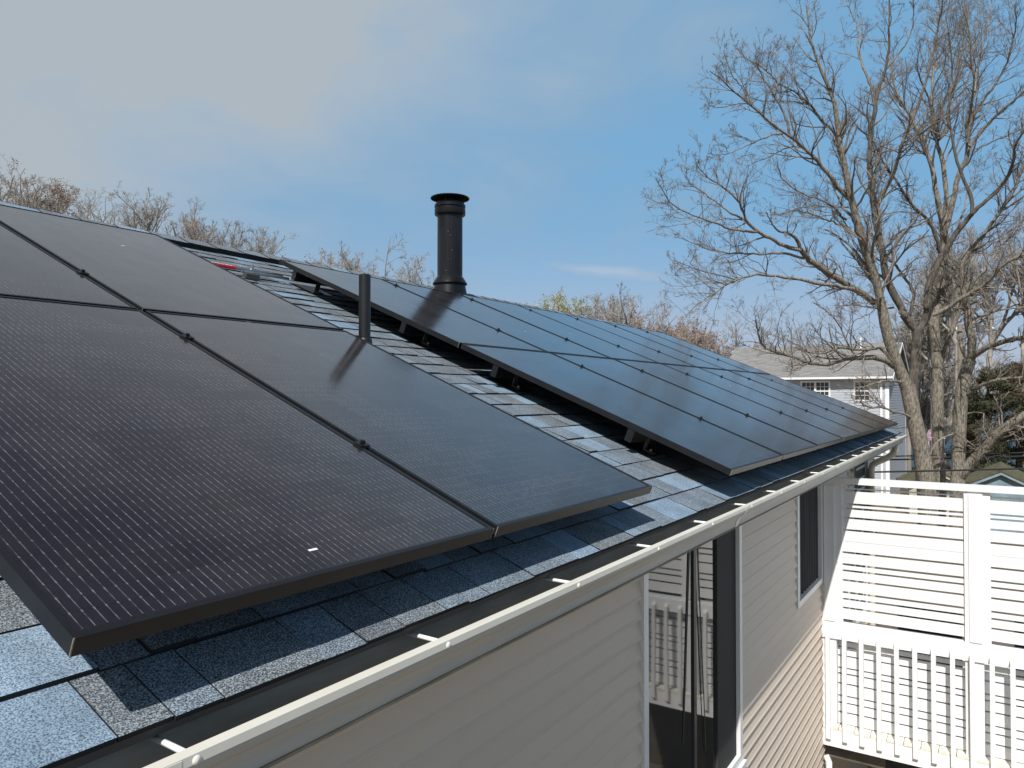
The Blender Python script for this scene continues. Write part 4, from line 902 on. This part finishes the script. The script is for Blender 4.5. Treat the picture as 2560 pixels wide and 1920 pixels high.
def q1(*p): return [(1640 + .2411 * x, .2411 * y) for x, y in p]
def q2(*p): return [(2080 + .2411 * x, .2411 * y) for x, y in p]
def q3(*p): return [(1640 + .2411 * x, 400 + .2411 * y) for x, y in p]
def q4(*p): return [(2080 + .2411 * x, 400 + .2411 * y) for x, y in p]
def q5(*p): return [(2160 + .2894 * x, 760 + .2894 * y) for x, y in p]
DA = 19.0
A = [
 ('trunk', [(2322, 1240), (2313, 1180), (2300, 1110), (2286, 1050), (2276, 1000), (2269, 962)], .20, .185, DA, DA),
 ('limb', [(2277, 990), (2266, 960), (2246, 915), (2229, 870), (2217, 830), (2206, 792), (2210, 785)][:6] + q4((500, 1400), (470, 1300), (450, 1200), (400, 1050), (350, 930), (310, 800), (270, 700), (235, 580), (205, 430), (165, 250), (120, 50)) + q1((1940, 1640), (1900, 1450), (1870, 1200), (1850, 1050), (1790, 870), (1700, 700), (1600, 520), (1580, 300), (1560, 60)), .155, .014, DA, DA - 1.5),
 ('limb_shaded', [(2272, 992), (2284, 940)] + q5((440, 600), (450, 450), (455, 300), (460, 225)), .15, .115, DA, DA),  # these limbs have their shade painted in as darker bark
 ('limb_shaded', q5((460, 235), (420, 200), (380, 150), (330, 70), (290, 20)) + q4((780, 1630), (690, 1480), (600, 1340), (550, 1200), (530, 1000), (520, 900), (470, 750), (440, 600), (430, 400), (400, 200), (390, 0)) + q2((380, 1640), (400, 1400), (430, 1200), (460, 1050), (475, 940)), .105, .05, DA, DA + .6),
 ('limb_shaded', q2((475, 950), (560, 720), (575, 600), (600, 480), (590, 300), (600, 100), (590, -100)), .042, .012, DA + .6, DA + .4),
 ('limb', q2((470, 960), (430, 930), (350, 780), (300, 640), (265, 520), (280, 350), (240, 200), (160, 60), (140, -80)), .036, .010, DA + .6, DA + 1.6),
 ('limb', q2((560, 720), (640, 620), (760, 470), (830, 320), (850, 150), (840, -40)), .026, .009, DA + .6, DA),
 ('limb', q4((445, 490), (490, 400), (540, 320), (640, 150), (680, 0)) + q2((700, 1580), (760, 1400), (860, 1180), (940, 950), (1020, 650), (1100, 320), (1140, 60), (1150, -60)), .055, .012, DA + .5, DA - 2),
 ('limb', q4((440, 1480), (300, 1380), (150, 1290), (0, 1200)) + q3((1800, 1190), (1700, 1120), (1560, 1010), (1500, 930)), .085, .060, DA, DA - 1.5),
 ('limb', q3((1500, 930), (1470, 840), (1440, 800), (1350, 750), (1280, 745), (1230, 700), (1180, 620), (1140, 540)), .042, .010, DA - 1.5, DA - 2.5),
 ('limb', q3((1500, 935), (1350, 890), (1240, 860), (1170, 800), (1100, 770), (1000, 700), (930, 620), (900, 540), (890, 480), (820, 380), (710, 290), (600, 220), (450, 110), (420, 40)), .050, .009, DA - 1.5, DA - 3),
 ('limb', q3((1040, 745), (960, 740), (800, 720), (700, 690), (600, 650), (420, 590), (250, 520), (150, 440), (60, 300), (20, 210)), .030, .007, DA - 2, DA - 4),
 ('limb', q3((930, 620), (850, 590), (760, 540), (660, 460), (560, 390), (440, 300), (360, 250), (280, 130), (230, 20)), .026, .007, DA - 2, DA - 2),
 ('limb', q3((1540, 1020), (1400, 980), (1280, 965), (1100, 980), (950, 965), (780, 970), (600, 940), (450, 890), (330, 850), (270, 810)), .032, .007, DA - 1.3, DA - 2.6),
 ('limb', q4((220, 1340), (60, 1310)) + q3((1900, 1310), (1800, 1295), (1600, 1260), (1400, 1225), (1250, 1200), (1100, 1180), (1000, 1200), (830, 1240), (700, 1310), (560, 1400), (420, 1500), (310, 1620)), .048, .008, DA - 1, DA - 3.5),
 ('limb', q3((830, 1240), (700, 1205), (550, 1170), (400, 1130), (300, 1080), (200, 1050)), .016, .006, DA - 2.6, DA - 3.6),
 ('limb', q4((200, 420), (100, 330), (0, 230)) + q3((1880, 280), (1800, 170), (1700, 40)) + q1((1620, 1620), (1500, 1500), (1400, 1420), (1280, 1350), (1180, 1260), (1060, 1160), (970, 1090), (900, 1030), (800, 940), (740, 870), (650, 800), (560, 740)), .058, .009, DA - .6, DA - 3),
 ('limb', q1((1385, 1410), (1370, 1300), (1330, 1180), (1270, 1060), (1220, 980), (1120, 820), (1050, 700), (1000, 640), (880, 560), (800, 460)), .030, .008, DA - 1.5, DA - 2),
 ('limb', q1((1220, 980), (1265, 860), (1250, 640), (1240, 480)), .016, .007, DA - 1.8, DA - 1),
 ('limb', q1((960, 1080), (905, 920), (800, 800), (740, 660), (700, 520)), .018, .006, DA - 2, DA - 2.5),
 ('limb', q1((1310, 1390), (1200, 1400), (1100, 1440), (950, 1510), (850, 1550), (750, 1590), (640, 1615), (540, 1590)), .020, .006, DA - 1.2, DA - 2.5),
 ('limb', q1((960, 1080), (860, 1070), (700, 1115), (600, 1110), (540, 1080)), .013, .006, DA - 1.8, DA - 3),
 ('limb', q4((130, 100),)[:1] + q1((1850, 1350), (1720, 1270), (1640, 1130), (1580, 1060), (1500, 1000), (1430, 950), (1280, 880), (1200, 800), (1120, 700), (1000, 640)), .045, .009, DA, DA - 1.8),
 ('limb', q1((1580, 1060), (1540, 960), (1470, 880), (1430, 800), (1390, 640), (1375, 430)), .024, .007, DA - .5, DA + .5),
 ('limb', q1((1590, 1090), (1450, 1060), (1300, 1045), (1120, 1050), (1000, 1030), (900, 920)), .016, .006, DA - .5, DA - 1.5),
 ('limb', q4((270, 760), (200, 760), (100, 680), (0, 660)) + q3((1900, 660), (1820, 640), (1700, 590), (1550, 540), (1430, 520), (1300, 560), (1180, 570)), .030, .008, DA, DA - 2),
 ('limb', q4((150, 620), (60, 540), (0, 515)) + q3((1950, 590), (1870, 520), (1830, 470), (1650, 390), (1500, 340), (1370, 260), (1280, 160), (1260, 20)), .032, .008, DA, DA - 2),
 ('limb', q4((240, 500), (120, 490), (0, 490)) + q3((1850, 490), (1650, 480), (1480, 490), (1350, 560), (1200, 560)), .018, .006, DA, DA + 1),
 ('limb', q5((260, 540), (215, 495), (160, 480), (80, 465), (0, 470)) + [(2119, 895), (2092, 904), (2062, 913), (2033, 910), (2006, 901), (1979, 890), (1950, 884), (1902, 869), (1895, 836), (1888, 800)], .075, .014, DA, DA - 2.2),
 ('limb', [(2250, 925), (2223, 895), (2205, 870), (2187, 873), (2146, 874), (2112, 870), (2090, 870), (2071, 883), (2029, 884), (1990, 868)], .050, .010, DA, DA - 2),
 ('limb', [(2262, 958), (2239, 952), (2209, 953), (2185, 960), (2160, 967), (2140, 975)], .040, .010, DA, DA - 1.5),
 ('limb', [(2290, 1050), (2261, 1035), (2232, 1028), (2198, 1017), (2164, 1019), (2151, 1005), (2148, 975)], .032, .010, DA, DA - 1.6),
 ('limb', q4((640, 1530), (500, 1540), (350, 1520), (200, 1500), (60, 1510), (20, 1590)), .026, .006, DA + .5, DA - 1.5),
 ('limb', q4((520, 1250), (500, 1300), (440, 1570), (280, 1640), (150, 1700)), .022, .006, DA + .2, DA - 1.5),
 ('limb', q4((330, 860), (400, 960), (470, 1030), (510, 1050)), .03, .02, DA, DA + .3),
 ('limb', q4((540, 920), (600, 870), (660, 790), (720, 720), (850, 690), (990, 620), (1060, 560), (1200, 400), (1290, 320)), .032, .010, DA + .5, DA - 1),
]
big_tree('large bare oak nearest the white deck, its long left limbs reaching over the solar panels', DA, A, 21, 1.0, 1.0)
DB = 21.5
B = [
 ('trunk', [(2347, 1240), (2346, 1180), (2345, 1107), (2344, 991), (2344, 922)], .20, .155, DB, DB),
 ('limb', [(2344, 930), (2341, 876), (2336, 832), (2336, 786)] + q4((1110, 1500), (1130, 1300), (1170, 1050), (1165, 800), (1150, 650)), .145, .11, DB, DB),
 ('limb', [(2346, 925), (2360, 876), (2380, 827), (2406, 760)] + q4((1370, 1480), (1360, 1250), (1330, 1050), (1450, 900), (1600, 750), (1690, 600), (1820, 430), (1920, 250), (1990, 60)) + [(2575, 370), (2590, 330)], .075, .03, DB, DB - 2),
 ('limb', q4((1150, 680), (1110, 500), (1080, 350), (1050, 150), (1030, 0)) + q2((980, 1600), (940, 1450), (860, 1300), (780, 1170), (690, 1000), (620, 830), (610, 660), (560, 500)), .085, .012, DB, DB + 1),
 ('limb', q4((1160, 660), (1190, 500), (1185, 250), (1150, 0)) + q2((1090, 1500), (1070, 1300), (1040, 1100), (1030, 900), (1060, 750), (1040, 560), (1090, 350), (1130, 120), (1120, -40)), .075, .012, DB, DB + 1.5),
 ('limb', q2((1060, 1290), (1000, 1000), (900, 800), (880, 640), (920, 450)), .035, .010, DB + 1, DB),
 ('limb', q4((1180, 700), (1230, 550), (1290, 250), (1330, 60), (1400, 0)) + q2((1410, 1580), (1395, 1250), (1430, 1120), (1470, 1000), (1490, 800), (1430, 600), (1440, 400), (1400, 200), (1350, 60)), .085, .012, DB, DB - 1),
 ('limb', q2((1400, 1480), (1450, 1200), (1600, 1000), (1750, 800), (1830, 600), (1880, 420), (1920, 200), (1900, 40)), .045, .011, DB - .5, DB - 2),
 ('limb', q2((1430, 1520), (1600, 1300), (1750, 1150), (1880, 1050), (2020, 930)) + [(2600, 190)], .050, .018, DB - .5, DB - 2),
 ('limb', q2((1480, 950), (1500, 700), (1580, 420), (1640, 200), (1660, 0)), .026, .009, DB - 1, DB + .5),
 ('limb', q2((1100, 1450), (1220, 1330), (1200, 1150), (1270, 900), (1310, 700), (1370, 400), (1340, 120)), .048, .010, DB, DB + 1.5),
 ('limb', q2((1270, 950), (1400, 840), (1500, 560), (1480, 300), (1560, 100)), .022, .008, DB + 1, DB + 2),
 ('limb', q2((1500, 1550), (1700, 1450), (1950, 1350), (2100, 1280)), .022, .012, DB, DB - 1),
 ('limb', [(2346, 940), (2330, 900), (2322, 860), (2318, 800), (2325, 760)], .05, .012, DB, DB + 1),
 ('limb', [(2350, 990), (2372, 985), (2398, 988)], .022, .008, DB, DB),
 ('limb', [(2347, 925), (2375, 915), (2402, 910)], .020, .007, DB, DB),
]
big_tree('pale trunked tall bare tree in the middle of the group, forking high', DB, B, 22, 1.0, 1.15)
DC = 20.0
C_ = [
 ('trunk', [(2392, 1240), (2395, 1180), (2397, 1107), (2400, 1035), (2406, 963), (2418, 919), (2424, 900)], .19, .16, DC, DC),
 ('limb', [(2424, 905), (2432, 870), (2428, 841), (2420, 803), (2416, 762)] + q4((1400, 1550), (1370, 1400), (1350, 1200), (1340, 1080), (1420, 950)), .12, .04, DC, DC - .5),
 ('limb', [(2424, 902), (2440, 884), (2478, 864), (2522, 850), (2559, 844), (2620, 838)], .085, .05, DC, DC - 2),
 ('limb', [(2420, 900), (2404, 870), (2400, 840)], .07, .03, DC, DC),
 ('limb', [(2410, 990), (2425, 983), (2449, 965), (2478, 954), (2516, 945), (2560, 945), (2610, 930)], .055, .03, DC, DC - 2),
 ('limb', [(2392, 1200), (2409, 1180), (2438, 1145), (2467, 1113), (2496, 1081), (2530, 1058), (2575, 1030), (2640, 1000)], .135, .09, DC, DC - 1.5),
 ('limb', [(2405, 1035), (2440, 1030), (2460, 1033), (2458, 1070), (2470, 1095)], .022, .008, DC, DC - 1),
 ('limb', [(2398, 1082), (2370, 1088), (2345, 1102), (2330, 1122), (2322, 1150)], .028, .012, DC, DC - 1),
 ('limb', [(2404, 1080), (2415, 1110), (2440, 1125), (2470, 1130)], .02, .008, DC, DC - 1),
 ('limb', [(2420, 803), (2452, 790), (2500, 775), (2560, 768), (2610, 760)], .035, .014, DC, DC - 1),
 ('limb', [(2331, 788), (2369, 771), (2401, 747), (2442, 725), (2478, 696), (2511, 658), (2560, 634), (2620, 620)], .055, .03, DC - 1.0, DC - 3),
 ('limb', q4((1450, 1400), (1500, 1250), (1640, 1050), (1750, 900), (1900, 750), (2050, 650)), .04, .015, DC, DC + 1),
]
big_tree('brown forked bare tree with one trunk leaning out over the blue shed', DC, C_, 23, 1.1, 1.3, up=0.05)
D2 = 20.4
Dd = [
 ('trunk', [(2306, 1240), (2292, 1100), (2283, 1000), (2288, 930), (2293, 827)], .13, .11, D2, D2),
 ('limb', q5((460, 230), (510, 170), (560, 60)) + q4((980, 1600), (1000, 1300), (1080, 1100), (1140, 980)), .105, .085, D2, D2),
 ('limb', q4((1140, 980), (1100, 900), (1060, 720), (970, 590), (850, 500), (760, 370), (680, 230), (550, 60)) + q2((500, 1640), (440, 1440), (260, 1330), (150, 1150)), .055, .010, D2, D2 - 1),
 ('limb', q4((1150, 980), (1200, 900), (1300, 740), (1400, 620), (1450, 560)), .075, .06, D2, D2 - .5),
 ('limb', q4((1450, 560), (1440, 350), (1350, 150), (1280, 0)) + q2((1270, 1550), (1220, 1330), (1190, 1180), (1260, 920), (1250, 640), (1220, 400), (1180, 180), (1220, 0)), .048, .010, D2 - .5, D2),
 ('limb', q4((1450, 560), (1560, 450), (1740, 300), (1850, 130), (1880, 0)) + q2((1900, 1500), (1980, 1380), (2080, 1200)), .058, .02, D2 - .5, D2 - 2),
 ('limb', q4((1300, 700), (1380, 480), (1390, 350), (1500, 100), (1530, 0)), .022, .008, D2, D2 + 1),
 ('limb', q4((1110, 930), (1040, 650), (980, 600), (900, 640), (820, 560), (840, 300)), .026, .009, D2, D2 + 1),
 ('limb', q4((560, 1060), (650, 980), (750, 820), (820, 650), (830, 520)), .020, .008, D2, D2),
 ('limb', q4((800, 1640), (860, 1380), (780, 1250), (650, 1080), (560, 1000)), .05, .03, D2 + .5, D2 + .5),
]
big_tree('dark upright bare tree close against the oak, splitting into a high wide fork', D2, Dd, 24, 1.0, 1.15, bark='bark_dark')  # dark bark here paints in the shade on this tree

# generic bare trees for the tree line
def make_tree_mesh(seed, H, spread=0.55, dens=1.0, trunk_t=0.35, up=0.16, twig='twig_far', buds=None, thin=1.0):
    rg = np.random.default_rng(seed); K = 14
    P = np.zeros((1, K, 3)); P[0, :, 2] = np.linspace(0, H * 0.5, K); P[0, 1:, :2] += np.cumsum(rg.normal(size=(K - 1, 2)) * H * 0.010, axis=0)
    R = np.linspace(H * 0.017, H * 0.007, K)[None]
    c1, r1, l1 = grow(P, R, int(19 * dens), H * 0.62, math.radians(62 * spread), up, K=9, t0=0.05, rfac=0.75, wob=0.13, rmin=0.018 * thin, taper_len=0.25, rg=rg)
    c2, r2, l2 = grow(c1, r1, int(9 * dens), l1 * 0.50, math.radians(42), up * 0.7, K=6, t0=0.2, rfac=0.6, wob=0.18, rmin=0.013 * thin, rg=rg)
    c3, r3, l3 = grow(c2, r2, 7, l2 * 0.58, math.radians(42), up * 0.6, K=4, t0=0.2, rfac=0.6, wob=0.24, rmin=0.009 * thin, rg=rg)
    c4, r4, l4 = grow(c3, r3, 4, l3 * 0.66, math.radians(42), up * 0.6, K=3, t0=0.2, rfac=0.7, wob=0.28, rmin=0.0065 * thin, rg=rg)
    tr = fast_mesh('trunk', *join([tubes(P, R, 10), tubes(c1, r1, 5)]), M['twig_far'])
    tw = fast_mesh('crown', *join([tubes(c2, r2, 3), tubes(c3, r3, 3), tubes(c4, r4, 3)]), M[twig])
    bd = None
    if buds:
        tips = np.concatenate([c4[:, -1], c4[:, -1] + rg.normal(size=c4[:, -1].shape) * 0.12, c3[:, -1]]); n = len(tips); s = rg.uniform(0.022, 0.05, n)[:, None]
        a = rg.normal(size=(n, 3)); a /= np.linalg.norm(a, axis=1, keepdims=True); b = rg.normal(size=(n, 3)); b -= a * (a * b).sum(1, keepdims=True); b /= np.linalg.norm(b, axis=1, keepdims=True)
        V = np.stack([tips - a * s, tips + b * s * 0.6, tips + a * s, tips - b * s * 0.6], 1).reshape(-1, 3); bd = fast_mesh('buds', V, np.arange(4 * n).reshape(n, 4), M[buds], False)
    return tr, tw, bd, float(np.percentile([v.co.z for v in tw.vertices], 99.6))
HV = 7.0
variants = [make_tree_mesh(101, HV, 0.55), make_tree_mesh(102, HV, 0.62, 0.9), make_tree_mesh(103, HV, 0.45, 1.25, up=0.22), make_tree_mesh(104, HV, 0.55, 1.0, twig='twig_red', buds='bud_red'), make_tree_mesh(105, HV, 0.5, 1.15, up=0.2, buds='bud_green'),
            make_tree_mesh(106, HV, 0.75, 0.62, up=0.10), make_tree_mesh(107, HV, 0.42, 1.2, up=0.25, twig='twig_red')]
stem_me = MB().tube([(0, 0, 0), (0, 0, 0.5), (0, 0, 1.0)], [HV * 0.026, HV * 0.021, HV * 0.0165], 8).mesh('trunk', M['twig_far'], True)
def bg_tree(px, top_py, depth, var, label, rot=0.0, wscale=1.0, group='bare trees of the tree line'):
    top = at(px, top_py, depth); H = top[2] - GZ
    tr, tw, bd, zm = variants[var]; k = wscale * (1.5 if var == 4 else 2.2) * depth / 66; hc = min(zm * k, H * 0.9)
    t = thing('bare_tree', label, 'tree', (top[0], top[1], GZ), (0, 0, rot), group)
    z0 = H - hc
    put('trunk', stem_me, t, scale=(k, k, z0 + 0.05)); put('main_branches', tr, t, (0, 0, z0), scale=(k, k, k)); o = put('crown', tw, t, (0, 0, z0), scale=(k, k, k)); o['kind'] = 'stuff'
    if bd: o = put('buds', bd, t, (0, 0, z0), scale=(k, k, k)); o['kind'] = 'stuff'
L_ = 'bare tree at left, '
bg_tree(-15, 405, 62, 0, L_ + 'the tallest, cut off by the left photo edge', 0.4, 0.75)
bg_tree(62, 448, 66, 2, L_ + 'first dense brown crown inside the left photo edge', 1.4, 0.8)
bg_tree(120, 447, 70, 3, L_ + 'reddish dense crown left of the sparse forked one', 2.2, 0.75)
bg_tree(165, 500, 68, 2, L_ + 'low brown shoulder of the dense group', 3.4, 0.7)
bg_tree(212, 462, 60, 5, L_ + 'sparse crown standing left of the gap', 0.2, 0.40)
bg_tree(258, 468, 58, 5, L_ + 'sparse open fork with few twigs beside the gap', 2.4, 0.42)
bg_tree(382, 470, 62, 1, L_ + 'broad rounded crown above the middle of the near array', 1.1, 0.62)
bg_tree(340, 505, 62, 0, L_ + 'thin crown leaning left of the broad rounded one', 4.1, 0.5)
bg_tree(470, 498, 64, 6, L_ + 'narrow upright crown right of the broad rounded one', 0.9, 0.6)
bg_tree(520, 555, 70, 2, L_ + 'small brown crown behind bare roof shingles', 5.2, 0.55)
bg_tree(565, 560, 72, 2, L_ + 'low fan shaped crown near the roof ridge vent', 0.0, 0.6)
bg_tree(628, 568, 70, 2, L_ + 'last low crown at the right end of the left group', 2.0, 0.6)
Mm = 'pale bare tree left of the chimney, '
bg_tree(795, 632, 80, 3, Mm + 'small and peach tinted at the left', 1.0, 0.8)
bg_tree(835, 650, 80, 2, Mm + 'low bushy one beside the peach tinted one', 2.0, 0.9)
bg_tree(872, 618, 72, 1, Mm + 'slim one left of the wide crown', 3.0, 0.45)
bg_tree(945, 605, 66, 5, Mm + 'widest crown with open branches', 5.0, 0.85)
bg_tree(1055, 628, 70, 5, Mm + 'crown partly behind the black chimney', 1.5, 0.65)
bg_tree(1020, 650, 70, 0, Mm + 'low reddish one just left of the chimney', 2.5, 0.6)
Rr = 'tree beyond the far array ridge, '
bg_tree(1388, 735, 75, 4, Rr + 'yellow green with fresh buds', 0.3, 1.0, 'trees right of the chimney')
bg_tree(1345, 762, 78, 4, Rr + 'low yellow green shoulder at its left', 2.3, 1.0, 'trees right of the chimney')
bg_tree(1425, 748, 78, 4, Rr + 'second yellow green crown with bare tips', 4.3, 0.8, 'trees right of the chimney')
bg_tree(1462, 738, 74, 2, Rr + 'grey upright fan of branches', 1.3, 0.7, 'trees right of the chimney')
bg_tree(1512, 760, 76, 3, Rr + 'reddish brown rounded crown', 0.8, 0.9, 'trees right of the chimney')
bg_tree(1552, 722, 70, 1, Rr + 'tall grey lace like crown', 2.9, 0.62, 'trees right of the chimney')
bg_tree(1578, 780, 80, 3, Rr + 'low reddish crown at the end of the ridge vent', 2.2, 0.8, 'trees right of the chimney')
bg_tree(1640, 765, 66, 6, Rr + 'upright reddish crown above the last panel corner', 0.5, 0.62, 'trees right of the chimney')
bg_tree(1605, 805, 70, 3, Rr + 'short reddish crown tucked behind the panel corner', 3.7, 0.7, 'trees right of the chimney')
bg_tree(1690, 795, 66, 3, Rr + 'reddish thicket crown halfway to the neighbour roof', 1.9, 0.8, 'trees right of the chimney')
bg_tree(1740, 800, 62, 3, Rr + 'reddish budding crown left of the neighbour roof', 0.1, 0.7, 'trees right of the chimney')
bg_tree(1790, 830, 60, 3, Rr + 'low reddish crown touching the neighbour roof', 5.0, 0.7, 'trees right of the chimney')
bg_tree(1838, 770, 58, 5, Rr + 'thin sparse grey tree just left of the neighbour roof', 0.6, 0.28, 'trees right of the chimney')
bg_tree(1905, 770, 62, 5, Rr + 'sparse grey tree whose twigs show over the neighbour roof', 3.6, 0.35, 'trees right of the chimney')
Bk = 'bare tree behind the big trunks, '
bg_tree(2268, 730, 52, 2, Bk + 'slim pale one at the neighbour gable', 1.2, 0.65, 'trees behind the big trunks')
bg_tree(2330, 640, 48, 0, Bk + 'grey one filling the fork of the oak', 0.7, 0.79, 'trees behind the big trunks')
bg_tree(2390, 560, 46, 2, Bk + 'tallest fine grey crown in the middle', 2.7, 0.79, 'trees behind the big trunks')
bg_tree(2470, 600, 50, 1, Bk + 'wide grey crown over the evergreens', 4.7, 0.86, 'trees behind the big trunks')
bg_tree(2555, 500, 48, 6, Bk + 'reddish crown at the right photo edge', 1.7, 0.86, 'trees behind the big trunks')
bg_tree(2360, 820, 60, 6, Bk + 'low upright thicket between two trunks', 3.3, 1.00, 'trees behind the big trunks')
bg_tree(2300, 860, 55, 2, Bk + 'pale low crown next to the neighbour gable', 5.3, 0.86, 'trees behind the big trunks')

# evergreens by the water
def cedar(px, top_py, depth, H_extra, W, label, seed, mats):
    rg = np.random.default_rng(seed); top = at(px, top_py, depth); H = top[2] - GZ
    t = thing('evergreen_tree', label, 'tree', (top[0], top[1], GZ), group='dark evergreens by the water')
    part('trunk', MB().tube([(0, 0, 0), (0.1, 0, H * 0.5), (0, 0.1, H * 0.95)], [0.2, 0.13, 0.04], 8), M['bark_dark'], t, True)
    K = 6; P = np.zeros((1, 10, 3)); P[0, :, 2] = np.linspace(H * 0.1, H * 0.97, 10); R = np.full((1, 10), 0.06)
    c1, r1, l1 = grow(P, R, 46, W, math.radians(72), 0.05, K=6, t0=0.1, rfac=0.8, wob=0.15, rmin=0.02, taper_len=0.55, rg=rg)
    put('branches', fast_mesh('branches', *tubes(c1, r1, 4), M['bark_dark']), t)
    c2, r2, l2 = grow(c1, r1, 9, l1 * 0.42, math.radians(50), 0.08, K=4, t0=0.25, rg=rg)
    pts = c2[:, 1:].reshape(-1, 3); n_ = 20
    C0 = np.repeat(pts, n_, axis=0) + rg.normal(size=(len(pts) * n_, 3)) * np.array([0.16, 0.16, 0.09]); n = len(C0)
    s = rg.uniform(0.03, 0.085, n)[:, None]; a = rg.normal(size=(n, 3)); a /= np.linalg.norm(a, axis=1, keepdims=True); b = rg.normal(size=(n, 3)); b -= a * (a * b).sum(1, keepdims=True); b /= np.linalg.norm(b, axis=1, keepdims=True)
    V = np.stack([C0 - a * s, C0 + b * s * 0.7, C0 + a * s * 1.3], 1).reshape(-1, 3); F = np.arange(3 * n).reshape(n, 3)
    me = fast_mesh('foliage', V, F, [M[m] for m in mats], False)
    blk = (np.sin(C0[:, 0] * 1.7 + seed) + np.sin(C0[:, 2] * 2.1) + rg.normal(size=n) * 0.5 > 0.75).astype(np.int32)
    me.polygons.foreach_set('material_index', blk); me.update()
    o = put('foliage', me, t); o['kind'] = 'stuff'
cedar(2475, 930, 38, 0, 1.9, 'dark evergreen directly above the blue shed roof', 31, ('cedar', 'cedar_brown'))
cedar(2545, 915, 40, 0, 2.1, 'russet tinged evergreen at the right photo edge', 32, ('cedar_brown', 'cedar'))
cedar(2432, 985, 42, 0, 1.4, 'smaller dark evergreen behind the right trunk', 33, ('cedar', 'cedar_brown'))
cedar(2620, 900, 36, 0, 2.2, 'evergreen mostly beyond the right photo edge', 34, ('cedar', 'cedar_brown'))
